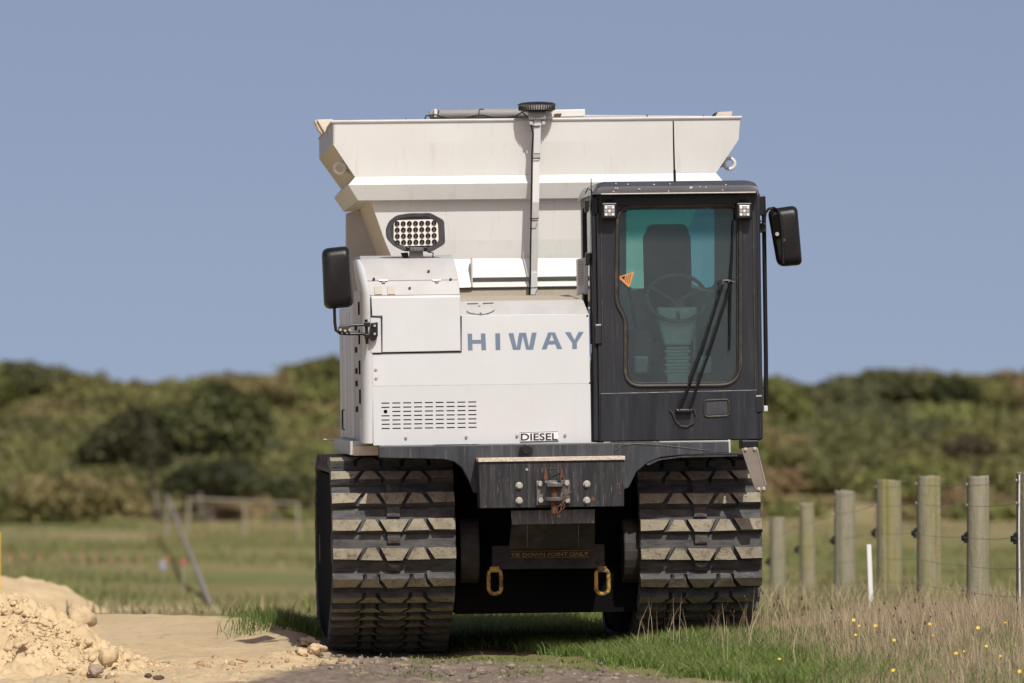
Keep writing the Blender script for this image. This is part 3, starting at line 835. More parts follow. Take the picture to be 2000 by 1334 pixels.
# bumper block with checker-plate step
bump = empty('bumper', parent=root)
plate_px('bumper_plate', [(935, 902), (1219, 898), (1219, 989), (938, 993)], -.30, -.02, 'scratched', bump, bevel=.004)
plate_px('step_plate', [(933, 895), (1221, 890.5), (1221, 898), (935, 902.5)], -.315, .0, 'alu', bump, bevel=.002)
for a, c in ((1014, 948.5), (1014, 978), (1146, 945.5), (1146, 977.5)):
    bolt('plate_bolt', v(a, c, -.30), .0165, 'steel', bump, .022)
MB().cyl(v(1029, 917, -.30), v(1029, 917, -.305), .008, 10).build('plate_rivet', 'steel', bump)
MB().cyl(v(1158.5, 975, -.30), v(1158.5, 975, -.303), .015, 10).build('rust_spot', 'rust', bump)
for a, c in ((948, 989), (1211, 963), (1208, 945)):
    MB().cyl(v(a, c, -.30), v(a, c, -.302), .008, 9).build('rust_spot', 'rust', bump)
# tow hitch
hit = empty('tow_hitch', parent=root)
plate_px('hitch_plate', [(1048, 939), (1113, 937), (1114, 984), (1048, 987)], -.325, -.301, 'greysteel', hit)
for a, c in ((1055.5, 945), (1107, 943.5), (1056, 977), (1108, 977)):
    bolt('hitch_bolt', v(a, c, -.325), .0165, 'steel', hit, .02, False)
def jaw(py, th):
    c = v(1082, py, -.325); b = MB(); pts = []
    outl = [(-.055, 0), (-.058, -.03)] + [(.052 * math.cos(t), -.075 + .052 * math.sin(t)) for t in [math.pi + math.pi * k / 10 for k in range(11)]] + [(.058, -.03), (.055, 0)]
    b.loft([[c + Vector((x, y, -th / 2)) for x, y in outl], [c + Vector((x, y, th / 2)) for x, y in outl]])
    return b.build('hitch_jaw', 'greysteel', hit, .004)
jaw(946.5, .024); jaw(974, .024)
pc = v(1082.5, 960, -.40)
MB().cyl(v(1082.5, 941, -.40), v(1082, 1003, -.40), .0175, 14).build('hitch_pin', 'rust', hit, .002)
MB().cyl(v(1082.5, 942, -.40), v(1082.5, 945, -.40), .026, 14).build('pin_collar', 'steel', hit, .002)
for a in (1066, 1097):
    MB().plate(xz([(a - 4, 937), (a + 3.5, 937), (a + 2, 917), (a - 2, 914)], -.40), -.405, -.36).build('pin_handle_side', 'rust', hit, .002)
MB().cyl(v(1067, 916, -.385), v(1098, 915, -.385), .004, 8).build('pin_handle_bar', 'dirtysteel', hit)
MB().cyl(v(1072, 934, -.39), v(1097, 922, -.39), .006, 8).build('handle_lever', 'black', hit)
chain = [(1099, 936), (1099.5, 945), (1100, 954), (1100, 963), (1100.5, 972), (1101, 981), (1099, 990), (1094, 998), (1090, 1005), (1087, 1000), (1086, 993), (1092, 988), (1098, 984), (1104, 976), (1109, 969), (1113, 963)]
for k, (a, c) in enumerate(chain):
    p = v(a, c, -.415); q = v(*chain[min(k + 1, len(chain) - 1)], -.415) if k < len(chain) - 1 else p + Vector((.02, 0, .02))
    t = (q - p).normalized(); s = Vector((0, 1, 0)) if k % 2 else t.cross(Vector((0, 1, 0)))
    pts = [p + t * (.016 * math.cos(u)) + s * (.009 * math.sin(u)) for u in [2 * math.pi * j / 10 for j in range(10)]]
    MB().tube(pts, .0035, 5, closed=True).build('chain_link', 'rust', hit)
# lower guard under the bumper
plate_px('guard_upper', [(998, 997), (1162, 994), (1162, 1022), (1000, 1025)], -.18, -.16, 'greysteel', ch)
sheetp = [v(1000, 1022, -.18), v(1162, 1019, -.18), v(1162, 1070, -.02), v(994, 1072, -.02)]
MB().loft([sheetp, [q + Vector((0, .02, 0)) for q in sheetp]]).build('guard_lower', 'dirtysteel', ch, .003)
for a in (1030, 1130):
    MB().cyl(v(a, 1022, -.185), v(a, 1068, -.03), .003, 6).build('guard_weld', 'greysteel', ch)
xl_, xr_ = v(902, 1000, .3).x, v(1246, 1000, .3).x
MB().box(((xl_ + xr_) / 2, 2.1, (hz(900) + hz(1112)) / 2), (xr_ - xl_ + .04, 3.1, hz(900) - hz(1112))).build('main_frame', 'black_matt', ch)
MB().box(((xl_ + xr_) / 2, 2.0, (hz(1100) + hz(1204)) / 2), (xr_ - xl_ + .06, 2.9, hz(1100) - hz(1204))).build('belly_pan', 'black_matt', ch)
plate_px('tie_down_beam', [(962, 1066), (1180, 1063), (1182, 1110), (962, 1112)], .26, .40, 'dirtysteel', ch)
p0, p1 = v(998, 1087.5, .26), v(1149, 1078, .26)
text_part('tie_down_text', 'TIE DOWN POINT ONLY', (p0.x, p0.z), (p1.x, p1.z), 'decal_yellow', ch, .2585, .01)
b = MB(); b.tube([v(a, c, .2585) for a, c in ((997, 1076.6), (1151, 1075), (1151, 1087.5), (997, 1089.5))], .0016, 4, closed=True); b.build('text_border', 'decal_yellow', ch)
for a in (973, 1037, 1104, 1169):
    bolt('beam_bolt', v(a, 1096, .26), .012, 'dirtysteel', ch, .016)
for a in (966.5, 1176.5):
    c_ = v(a, 1137, .21); b = MB(); pts = []
    for k in range(8): t = math.pi * k / 7; pts.append(c_ + Vector((.038 * math.cos(t), 0, .050 + .030 * math.sin(t))))
    for k in range(8): t = math.pi + math.pi * k / 7; pts.append(c_ + Vector((.038 * math.cos(t), 0, -.042 + .030 * math.sin(t))))
    b.tube(pts, .0125, 9, closed=True); b.build('tie_down_link', 'yellow', ch, 0, True)
    MB().box(c_ + Vector((0, .02, .078)), (.055, .06, .035)).build('link_clevis', 'yellow', ch, .004)
rb0, rb1 = v(720, 900, 4.0).x, v(1420, 900, 4.0).x
MB().box(((rb0 + rb1) / 2, 4.1, 1.22), (rb1 - rb0, .8, 1.3)).build('rear_shade_box', 'cream_grey', ch, .02)  # unseen box added to shade the grass under and behind the machine
# final drives beside the frame
for a, s in ((915, 1), (1233, -1)):
    c_ = v(a, 1075, .50); b = MB()
    b.cyl(c_ + Vector((-.06, 0, 0)), c_ + Vector((.06, 0, 0)), .20, 24); b.build('track_motor', 'dirtysteel', ch, .01)
# tapered bracket at the right fender
pts = [(1447, 876), (1478, 873), (1497, 948), (1494, 961), (1481, 962), (1474, 955)]
tb = MB().plate(rounded(xz(pts, -.06), .012, 4), -.06, -.045).build('fender_bracket', mat('brown_grey_bracket', (0.20, 0.165, 0.135), (0.15, 0.12, 0.095), .6, 9, c3=(.4, .36, .3), s3=20, lo3=.6, hi3=.75, a3=.6), ch, .003)
MB().tube([v(a, c, -.062) for a, c in ((1478, 874), (1496, 948))], .004, 6).build('bracket_edge', 'steel', ch)
for a, c in ((1482, 955.5), (1491.5, 955), (1456, 878), (1474, 877)):
    bolt('bracket_bolt', v(a, c, -.06), .009, 'steel', ch, .012)
MB().box(v(1462, 868, .05), (.10, .2, .05)).build('cab_mount', 'black', ch, .004)

# ---------------------------------------------------------------- rubber tracks
def track_path(y0, zc, ztop, zbot, length):
    """Side outline of the belt (y, z): low approach ramp at the front, round idler, long flat runs."""
    ups = ([0, .19, .36, .53, .64, .76, .90], [0, 17, 34, 54, 70, 84, 90])
    dns = ([0, .14, .31, .48, 1.4], [3, 40, 61, 71, 72])
    st = .01
    up = [(y0, zc)]; s = 0
    while up[-1][1] < ztop - .004 and s < 1.2:
        a = math.radians(np.interp(s, *ups)); s += st
        up.append((up[-1][0] + st * math.sin(a), up[-1][1] + st * math.cos(a)))
    dn = [(y0, zc)]; s = 0
    while dn[-1][1] > zbot + .002:
        a = math.radians(np.interp(s, *dns)); s += st
        rem = dn[-1][1] - zbot
        if rem < .05: a = max(a, math.radians(90 - 18.5 * rem / .05))
        if a > math.radians(89): break
        dn.append((dn[-1][0] + st * math.sin(a), dn[-1][1] - st * math.cos(a)))
    yb = y0 + length; r = (ztop - zbot) / 2; zm = (ztop + zbot) / 2
    back = []
    y = dn[-1][0]
    while y < yb - r:
        y += st; back.append((min(y, yb - r), zbot))
    n = int(math.pi * r / st)
    for k in range(1, n):
        t = -math.pi / 2 + math.pi * k / n
        back.append((yb - r + r * math.cos(t), zm + r * math.sin(t)))
    y = yb - r; top = []
    while y > up[-1][0]:
        top.append((y, ztop)); y -= st
    return dn + back + top + up[::-1][:-1]
def build_lug(w, seed):
    b = MB(); rj = random.Random(seed); hv = .034; h0, h1 = .004, .058
    g = [(0.0, 0.0), (.264, .208), (.368, .424), (.639, .583), (.75, .806), (1.0, 1.0)]
    hg = .010
    off = [.0, -.006, -.010, -.006, .0]
    # low bar across the whole width
    def blk(ut0, ut1, ub0, ub1, v0, v1, ha, hb, ch_, mt, ms, j_=.0):
        base = [(ub0, v0 - ch_), (ub1, v0 - ch_), (ut1, v1 + ch_), (ut0, v1 + ch_)]
        top = [(ub0 + .004, v0), (ub1 - .004, v0), (ut1 - .004, v1), (ut0 + .004, v1)]
        vs = [(q[0] + rj.uniform(-j_, j_), q[1] + rj.uniform(-j_, j_), ha) for q in base] + [(q[0] + rj.uniform(-j_, j_), q[1] + rj.uniform(-j_, j_), hb + rj.uniform(-j_, j_)) for q in top]
        b.add(vs, [(0, 1, 5, 4), (1, 2, 6, 5), (2, 3, 7, 6), (3, 0, 4, 7)], ms)
        b.add([vs[4], vs[5], vs[6], vs[7]], [(0, 1, 2, 3)], mt)
    blk(-w / 2, w / 2, -w / 2, w / 2, -hv - .002, hv + .004, 0, .022, .006, 0, 0)
    for i in range(5):
        t0 = -w / 2 + w * g[i][0] + (hg if i else 0); t1 = -w / 2 + w * g[i + 1][0] - (hg if i < 4 else 0)
        b0 = -w / 2 + w * g[i][1] + (hg if i else 0); b1 = -w / 2 + w * g[i + 1][1] - (hg if i < 4 else 0)
        o = off[i]
        blk(t0, t1, b0, b1, -hv + o, hv + o * .3, .018, h1, .008, 1, 0, .0028)
    # guide block and worn metal core in the gap above the lug
    b.box((0.0, .088, .010), (.078, .060, .020), 0)
    b.box((.0, .086, .021), (.050, .042, .004), 0)
    b.box((-.002, .084, .0235), (.016, .030, .003), 2)
    return b
M['inner_track'] = M['black_matt']
lug_meshes = []
def make_track(pl, pr, phase, label):
    t = empty('rubber_track', parent=root)
    t['label'] = label
    xl, xr = v(pl, 1080, .12).x, v(pr, 1080, .12).x
    xm = (xl + xr) / 2; w = xr - xl
    zc, zt = v((pl + pr) / 2, 1080, .12).z, v((pl + pr) / 2, 897, .5).z
    path = track_path(.245, zc, zt - .045, .05, 3.35)
    P = np.array(path); seg = np.linalg.norm(np.roll(P, -1, 0) - P, axis=1); cum = np.concatenate([[0], np.cumsum(seg)]); tot = cum[-1]
    def pos(s):
        s = s % tot; i = min(np.searchsorted(cum, s, side='right') - 1, len(P) - 1)
        f = (s - cum[i]) / max(seg[i], 1e-9); a = P[i]; c = P[(i + 1) % len(P)]
        i0 = P[(i - 2) % len(P)]; i1 = P[(i + 3) % len(P)]
        tg = (i1 - i0); tg = tg / np.linalg.norm(tg)
        return a + (c - a) * f, tg
    # belt
    rings = []
    for s in np.linspace(0, tot, 150, endpoint=False):
        p, tg = pos(s); nrm = np.array([-tg[1], tg[0]])            # outward
        if nrm[0] * (p[0] - 1.6) + nrm[1] * (p[1] - .6) < 0: nrm = -nrm
        o = lambda u, h: Vector((xm + u, p[0] + nrm[0] * h, p[1] + nrm[1] * h))
        rings.append([o(-w / 2 + .004, -.035), o(-w / 2, -.012), o(-w / 2 + .008, .0), o(w / 2 - .008, .0), o(w / 2, -.012), o(w / 2 - .004, -.035)])
    MB().loft(rings, closed_path=True).build('belt', 'rubber', t, 0, True)
    n = int(round(tot / .160)); pitch = tot / n
    if not lug_meshes:
        for sd in range(5):
            o0 = build_lug(.745, sd).build('tread_lug', ['rubber', 'dusty_rubber', 'rust'], t, recalc=True)
            bm = bmesh.new(); bm.from_mesh(o0.data)
            bmesh.ops.bevel(bm, geom=[e for e in bm.edges if not e.is_boundary], offset=.0045, segments=1, affect='EDGES', clamp_overlap=True)
            bm.to_mesh(o0.data); bm.free()
            lug_meshes.append(o0.data); bpy.data.objects.remove(o0)
    for k in range(n):
        p, tg = pos(phase + k * pitch); nrm = np.array([-tg[1], tg[0]])
        if nrm[0] * (p[0] - 1.6) + nrm[1] * (p[1] - .6) < 0: nrm = -nrm
        o = bpy.data.objects.new('tread_lug', lug_meshes[(k * 7 + int(pl)) % 5])
        C.objects.link(o); o.parent = t
        # lug axes: x across, y along the belt upwards at the front, z outward
        ax = Vector((1, 0, 0)); an = Vector((0, nrm[0], nrm[1])); ay = an.cross(ax)
        mt = Matrix((ax, ay, an)).transposed().to_4x4(); mt.translation = Vector((xm, p[0], p[1]))
        o.matrix_basis = mt @ Matrix.Diagonal((w / .745, 1, 1, 1))
    # wheels and frame inside the loop
    inner = [Vector((0, q[0], q[1])) for q in path[::12]]
    cy = sum(q.y for q in inner) / len(inner); cz = sum(q.z for q in inner) / len(inner)
    sh = [Vector((0, q.y + (cy - q.y) * .05, cz + (q.z - cz) * .90)) for q in inner]
    MB().loft([[q + Vector((xl + .012, 0, 0)) for q in sh], [q + Vector((xr - .012, 0, 0)) for q in sh]]).build('track_frame', 'black_matt', t)
    for yy, zz, r in ((.56, zc + .03, .25), (2.9, .64, .48)):
        for s in (-1, 1):
            b = MB(); x = xm + s * w * .40
            b.cyl((x - .04, yy, zz), (x + .04, yy, zz), r, 28); b.cyl((x - .07, yy, zz), (x + .07, yy, zz), .10, 16)
            b.build('idler_wheel' if yy < 1 else 'drive_sprocket', 'dirtysteel', t, .008)
    for yy in (1.38, 1.72, 2.06, 2.40):
        for s in (-1, 1):
            b = MB(); x = xm + s * w * .40
            b.cyl((x - .035, yy, .23), (x + .035, yy, .23), .145, 20)
            b.build('road_roller', 'dirtysteel', t, .008)
    return t
make_track(650, 893, .0, 'left rubber track as seen from the front')
make_track(1253, 1493, .0, 'right rubber track as seen from the front')
# mudguard over the left track, with its turned-down outer lip
gl = [(616, 908), (619, 897), (628, 892), (650, 889), (760, 889), (760, 892.5), (652, 893.5), (636, 896), (628, 901), (626, 912)]
mg = MB().plate([(q[0] + .035, q[1]) for q in xz(gl, 3.0)], .62, 3.3).build('mudguard', 'chassis', ch, .003)
g2 = [(1228, 892), (1470, 888), (1484, 893), (1486, 905), (1482, 905), (1480, 896), (1468, 892), (1228, 896)]
MB().plate(xz(g2, .5), .45, 3.2).build('mudguard', 'chassis', ch, .003)
# ---------------------------------------------------------------- cab
cab = empty('cab', parent=root)
YC = -.03
YR = 1.25
wo = [(1206, 404), (1434, 401), (1446, 415), (1446, 752), (1221, 754), (1221, 622), (1203, 592)]
win_xz = rounded(xz(wo, YC), [.10, .07, .03, .13, .10, .05, .05], 7)
xL, xRr = v(1166, 600, YC).x, v(1484, 600, YC).x
zB, zT = v(1325, 861, YC).z, v(1325, 378, YC).z
MB().plate([(xL + .004, zB), (xRr, zB), (xRr, zT), (xL + .004, zT)], YC, YC + .05, [win_xz]).build('cab_front', 'navy', cab, .004)
# gasket and windscreen
g = MB(); g.tube([Vector((x, YC - .004, z)) for x, z in win_xz], .0115, 8, closed=True); g.build('window_gasket', 'gasket', cab, 0, True)
g = MB(); g.tube([Vector((x, YC - .002, z)) for x, z in grow(win_xz, -.017)], .0035, 6, closed=True); g.build('gasket_bead', 'gasket', cab, 0, True)
z_a, z_b = v(1325, 478, YC).z, v(1325, 445, YC).z
M['windscreen'] = glass_mat('tinted_windscreen', (0.70, 0.88, 0.86), .045, (z_a, z_b, (0.06, 0.50, 0.51)))
M['sideglass'] = glass_mat('green_side_glass', (0.55, 0.78, 0.74), .04)
MB().plate(grow(win_xz, .012), YC + .018, YC + .024).build('windscreen', 'windscreen', cab)
# lower front panel with its folded top edge and the recessed handle
MB().plate([(v(1172, 769, YC).x, zB + .004), (xRr - .022, zB + .004), (xRr - .022, v(1325, 763, YC).z), (v(1172, 769, YC).x, v(1325, 766, YC).z)], YC - .010, YC - .0005).build('lower_front_panel', 'navy', cab, .004)
hr = rounded(xz([(1375, 782), (1423, 780), (1424, 812), (1376, 814)], YC), .022, 5)
g = MB(); g.tube([Vector((x, YC - .012, z)) for x, z in hr], .007, 8, closed=True); g.build('handle_rim', 'gasket', cab, 0, True)
MB().plate(grow(hr, -.010), YC - .0125, YC - .0105).build('handle_plate', 'chassis', cab)
# pillars either side: folded seams
for a, w in ((1176, 5), (1473, 6)):
    x = v(a, 600, YC).x
    MB().box((x, YC - .003, (zB + zT) / 2), (.006, .010, zT - zB - .01)).build('pillar_seam', 'gasket', cab, .001)
MB().box((v(1480, 600, YC).x + .008, YC + .045, (zB + zT) / 2), (.03, .10, zT - zB)).build('corner_pillar', 'navy', cab, .012)
MB().box((xL - .012, YC + .07, (zB + zT) / 2), (.03, .12, zT - zB)).build('corner_pillar', 'navy', cab, .012)
# side and back walls with windows
def side_wall(name, x, win):
    y0, y1 = YC + .05, YR
    P = lambda y, py: (y, v(1325, py, .6).z)
    outer = [P(y0, 861), P(y1, 861), P(y1, 378), P(y0, 378)]
    hole = rounded([P(a, b) for a, b in win], .08, 5)
    b = MB().plate(outer, 0, .035, [hole]); b.v = [(x + q[1], q[0], q[2]) for q in b.v]
    b.build(name, 'navy', cab, .004)
    g_ = MB().plate(grow(hole, .01), .015, .02); g_.v = [(x + q[1], q[0], q[2]) for q in g_.v]
    g_.build('side_glass', 'sideglass', cab)
side_wall('cab_left_wall', xL, [(.14, 720), (1.12, 720), (1.12, 400), (.14, 400)])
side_wall('cab_right_wall', xRr - .035, [(.14, 760), (1.12, 760), (1.12, 400), (.14, 400)])
zbw = [(1222, 404), (1395, 402), (1395, 562), (1222, 564)]
MB().plate([(xL + .036, zB), (xRr - .036, zB), (xRr - .036, zT), (xL + .036, zT)], YR - .05, YR, [rounded(xz(zbw, YR), .05, 4)]).build('cab_back_wall', 'trim', cab)
MB().plate(grow(rounded(xz(zbw, YR), .05, 4), .01), YR - .03, YR - .025).build('rear_glass', 'sideglass', cab)
MB().box(((xL + xRr) / 2, (YC + YR) / 2 + .03, zB + .035), (xRr - xL - .08, YR - YC - .12, .06)).build('cab_floor', 'seat', cab)
# roof: pressed cap with a front lip that overhangs the screen
rp = rounded(xz([(1157, 380), (1168, 357), (1180, 353.5), (1462, 350.5), (1478, 356), (1481, 377)], -.09), [0, .035, .02, .03, .03, 0], 5)
rl = [Vector((x, -.09, z)) for x, z in rp]
zc_ = sum(p.z for p in rl) / len(rl)
ring0 = [Vector((p.x, -.135, min(p.z, zT + .012))) for p in rl]
ring1 = [Vector((p.x, -.128, zT + (p.z - zT) * .55)) for p in rl]
ring2 = [Vector((p.x, -.07, zT + (p.z - zT) * .93)) for p in rl]
ring3 = [Vector((p.x, .05, p.z)) for p in rl]
ring4 = [Vector((p.x, YR - .05, p.z + .005)) for p in rl]
ring5 = [Vector((p.x, YR + .0, zT + (p.z - zT) * .4)) for p in rl]
MB().loft([ring0, ring1, ring2, ring3, ring4, ring5]).build('cab_roof', 'roof', cab, 0, True)
MB().box(((xL + xRr) / 2, -.133, zT - .001), (xRr - xL - .05, .012, .008)).build('roof_lip', 'steel', cab, .002)
for k in range(16):
    a = random.uniform(1185, 1470); c = random.uniform(358, 377)
    f = (380 - c) / 27.0
    p = v(a, c, -.134 + .06 * max(0, f - .4))
    r = random.uniform(.004, .009)
    MB().loft(lathe(p, [(r * .5, -.004), (r, 0), (r * .6, .005)], 8)).build('roof_grit', 'cream_side', cab)
plate_px('header_shade_plate', [(1196, 381), (1440, 379), (1440, 399), (1196, 402)], YC - .006, YC + .0, 'black', cab)  # black plate added to darken the shadow under the roof lip
# aerials
MB().tube([v(1315, 236, .02), v(1316, 290, .02), v(1317, 330, .02), v(1318, 357, .02)], [.0045, .0055, .006, .007], 6).build('roof_aerial', 'black', cab)
MB().cyl(v(1317.5, 332, .02), v(1318, 357, .02), .008, 8).build('aerial_base', 'black', cab)
MB().cyl(v(1154.5, 348, .0), v(1155, 388, .0), .003, 5).build('short_aerial', 'black', cab)
# work lamps under the roof lip
def work_lamp(px):
    w = empty('work_lamp', parent=cab)
    w.name = 'work_lamp'
    c = v(px, 412, YC - .07)
    MB().box(c + Vector((0, .02, 0)), (.100, .07, .102)).build('lamp_housing', 'black', cab, .010)
    MB().box(c + Vector((0, -.017, 0)), (.066, .006, .068)).build('lamp_lens', 'lens', cab, .006)
    for i in range(3):
        for j in range(3):
            if (i + j) % 2 == 0 or True:
                q = c + Vector(((i - 1) * .021, -.0205, (j - 1) * .021))
                MB().loft([[q + Vector((.0085 * math.cos(t), e, .0085 * math.sin(t))) for t in [2 * math.pi * k / 8 for k in range(8)]] for e in (0, -.003)]).build('lamp_led', 'steel' if (i + j) % 2 else 'decal_white', cab)
    MB().tube([c + Vector((-.03, .02, .05)), c + Vector((-.02, .02, .066)), c + Vector((.02, .02, .066)), c + Vector((.03, .02, .05))], .006).build('lamp_bracket', 'black', cab)
    bpy.data.objects.remove(w)
work_lamp(1190); work_lamp(1453.5)
# wiper: two parallel arms, a linkage and a tall blade
Yw = YC - .045
def arm(pts, w0, w1):
    b = MB(); P = [v(a, c, Yw) for a, c in pts]
    b.tube(P, [w0 + (w1 - w0) * k / (len(P) - 1) for k in range(len(P))], 6); return b.build('wiper_arm', 'black', cab)
arm([(1326, 800), (1345, 754), (1373, 680), (1412, 556)], .012, .0065)
arm([(1347, 800), (1362, 752), (1388, 680), (1428, 556)], .012, .0065)
MB().tube([v(a, c, Yw) for a, c in ((1402, 553), (1412, 548), (1424, 548), (1434, 552))], .008, 8).build('wiper_linkage', 'black', cab)
for a, c in ((1412, 550.5), (1424, 550), (1434, 551)):
    MB().cyl(v(a, c, Yw - .008), v(a, c, Yw - .018), .005, 10).build('linkage_bolt', 'greysteel', cab)
MB().tube([v(1432, 430, YC - .012), v(1430, 500, YC - .016), v(1427, 548, YC - .022), v(1426, 620, YC - .016), v(1425, 684, YC - .012)], [.004, .007, .009, .007, .005], 6).build('wiper_blade', 'black', cab)
MB().tube([v(a, c, Yw + .005) for a, c in ((1404, 552), (1402, 566), (1406, 577))], .003, 5).build('washer_hose', 'black', cab)
MB().box(v(1336, 802, YC - .03), (.10, .05, .02)).build('wiper_base', 'navy', cab, .005)
for a in (1326, 1346):
    MB().cyl(v(a, 806, YC - .008), v(a, 806, YC - .03), .013, 12).build('wiper_spindle', 'black', cab)
hose = [(1308, 800), (1313, 806), (1320, 823), (1330, 832), (1343, 833), (1355, 826), (1360, 814), (1356, 802), (1352, 796)]
MB().tube([v(a, c, YC - .022) for a, c in hose], .0045, 6).build('washer_hose', 'gasket', cab)
MB().box(v(1424, 860, -.055), (.012, .01, .008)).build('panel_clip', 'white', cab)
# interior: seat, steering wheel, column, consoles
def soft(name, c, s, m, r=.05, rot=(0, 0, 0)):
    o = MB().box((0, 0, 0), s).build(name, m, cab, r, True, 4)
    o.location = c; o.rotation_euler = rot; return o
sc = v(1307, 600, .85).x
soft('seat_back', (sc, .92, v(1307, 560, .9).z), (.30, .12, .72), 'seat', .055, (math.radians(-8), 0, 0))
soft('headrest', (sc, .93, v(1307, 475, .9).z), (.27, .10, .24), 'seat', .048)
soft('seat_cushion', (sc, .68, v(1307, 690, .7).z), (.44, .46, .14), 'seat', .05)
soft('arm_console', (v(1250, 700, .6).x, .62, v(1250, 690, .6).z), (.12, .50, .30), 'seat', .03)
soft('arm_console', (v(1395, 700, .6).x, .62, v(1395, 690, .6).z), (.16, .50, .34), 'seat', .03)
soft('side_console', (v(1440, 600, .7).x - .02, .8, v(1440, 640, .7).z), (.12, .7, .62), 'seat', .03)
wc = v(1322, 582, .36)
tilt = math.radians(52)
wp = []
for k in range(28):
    t = 2 * math.pi * k / 28
    wp.append(wc + Vector((.185 * math.cos(t), .185 * math.sin(t) * math.cos(tilt) * .9, .185 * math.sin(t) * math.sin(tilt))))
b = MB(); b.tube(wp, .0125, 8, closed=True); b.build('steering_wheel', 'wheel', cab, 0, True)
for t in (math.radians(150), math.radians(30), math.radians(270)):
    e = wc + Vector((.18 * math.cos(t), .18 * math.sin(t) * math.cos(tilt) * .9, .18 * math.sin(t) * math.sin(tilt)))
    MB().tube([wc + Vector((0, .02, -.03)), (wc + e) / 2 + Vector((0, .01, -.015)), e], .011, 7).build('wheel_spoke', 'wheel', cab)
MB().loft(lathe(wc + Vector((0, .03, -.05)), [(.02, -.03), (.045, -.02), (.05, .015), (.035, .03)], 16)).build('wheel_hub', 'wheel', cab, 0, True)
col = [(600, 40), (625, 38), (660, 30), (675, 26)]
rings = []
for py, hw in col:
    c_ = v(1322, py, .36); rings.append([c_ + Vector((x, y, 0)) for x, y in ((-hw * PX, -.05), (hw * PX, -.05), (hw * PX, .07), (-hw * PX, .07))])
MB().loft(rings).build('steering_column', 'trim', cab, .015, True)
for k in range(9):
    py = 680 + k * 6.5; hw = (23 + (2.5 if k % 2 else -1)) * PX
    c_ = v(1322, py, .34); MB().box(c_, (hw * 2, .12, .018)).build('bellows_fold', 'trim', cab, .005)
MB().box(v(1322, 748, .34), (.13, .12, .10)).build('column_foot', 'trim', cab, .01)
soft('pedal', v(1252, 712, .25), (.085, .03, .11), 'trim_pale', .012, (math.radians(20), 0, 0))
soft('pedal', v(1376, 712, .25), (.085, .03, .11), 'trim_pale', .012, (math.radians(20), 0, 0))
MB().tube([v(1242, 640, .22), v(1232, 590, .30), v(1228, 560, .35)], .012).build('control_lever', 'black', cab)
MB().tube([v(1356, 700, .2), v(1357, 660, .22), v(1358, 628, .24)], .006).build('control_lever', 'chrome', cab)
MB().tube([v(1390, 570, .4), v(1372, 566, .36), v(1350, 556, .34)], .008).build('column_stalk', 'trim', cab)
MB().cyl(v(1219, 424, .12), v(1220, 560, .12), .004, 6).build('blind_cord', 'chrome', cab)
MB().box(v(1238, 566, .10), (.025, .01, .008)).build('mirror_clip', 'lamp_white', cab)
MB().box(v(1405, 735, .08), (.16, .01, .022)).build('warning_label', 'rust', cab)
tri = rounded(xz([(1206, 541), (1239, 530), (1229, 562)], YC + .008), .008, 3)
ctr = xz([(1212.5, 541.5), (1221, 538.5), (1219.5, 547)], YC + .008)
tg_ = MB().plate(tri, YC + .008, YC + .012, [ctr]).build('warning_tag', 'orange_tag', cab)
for k in range(3):
    MB().cyl(v(1224 + k * 4, 538 - k * 1.6, YC + .007), v(1221.5 + k * 3.2, 551 + k * 1.5, YC + .007), .0014, 4).build('tag_line', 'decal_black', cab)
# left of the cab: gas strut, grab strip, hinges
MB().cyl(v(1155.5, 388, .02), v(1155.5, 460, .02), .0085, 10).build('strut_rod', 'chrome', cab)
MB().cyl(v(1155.5, 455, .02), v(1155.5, 494, .02), .0125, 10).build('strut_body', 'chrome', cab, .003)
MB().cyl(v(1155.5, 380, .02), v(1155.5, 390, .02), .006, 8, r2=.010).build('strut_cap', 'trim', cab)
plate_px('hinge_block', [(1160, 385), (1171, 384), (1171, 418), (1160, 419)], -.03, .05, 'navy', cab)
plate_px('hinge_block', [(1142.5, 390), (1150, 390), (1150, 414), (1142.5, 414)], .0, .06, 'black', cab)
plate_px('strut_foot', [(1144, 493), (1152, 493), (1152, 518), (1144, 518)], .0, .05, 'black', cab)
MB().tube([v(a, c, .03) for a, c in ((1152, 495), (1156, 503), (1161, 505))], .006).build('strut_clamp', 'black', cab)
plate_px('side_strip', [(1152, 500), (1161, 500), (1162, 672), (1154, 672)], .03, .09, 'navy', cab)
plate_px('side_strip', [(1156, 688), (1166, 688), (1168, 860), (1154, 860), (1154, 720)], .03, .09, 'navy', cab)
plate_px('door_latch_block', [(1163, 634), (1175, 633), (1176, 671), (1162, 672)], -.045, .05, 'navy', cab)
plate_px('latch_top', [(1163.5, 633.6), (1174, 633), (1174, 636), (1163.5, 636.5)], -.047, -.03, 'steel', cab, bevel=.001)
MB().tube([v(a, c, .02) for a, c in ((1143, 378), (1148, 368), (1155, 372), (1159, 384))], .004).build('lamp_cable', 'black', cab)
plate_px('intake_louvre_box', [(1128, 506), (1143, 503), (1143, 572), (1129, 577)], .30, .42, 'cream', cab)
for k in range(9):
    plate_px('louvre', [(1128.5, 511 + k * 5.4), (1140, 510 + k * 5.4), (1140, 512 + k * 5.4), (1128.5, 513 + k * 5.4)], .292, .30, 'cream_grey', cab, bevel=.001)
plate_px('louvre_side', [(1141, 503), (1149, 501), (1149, 575), (1141, 575)], .28, .40, 'trim', cab)
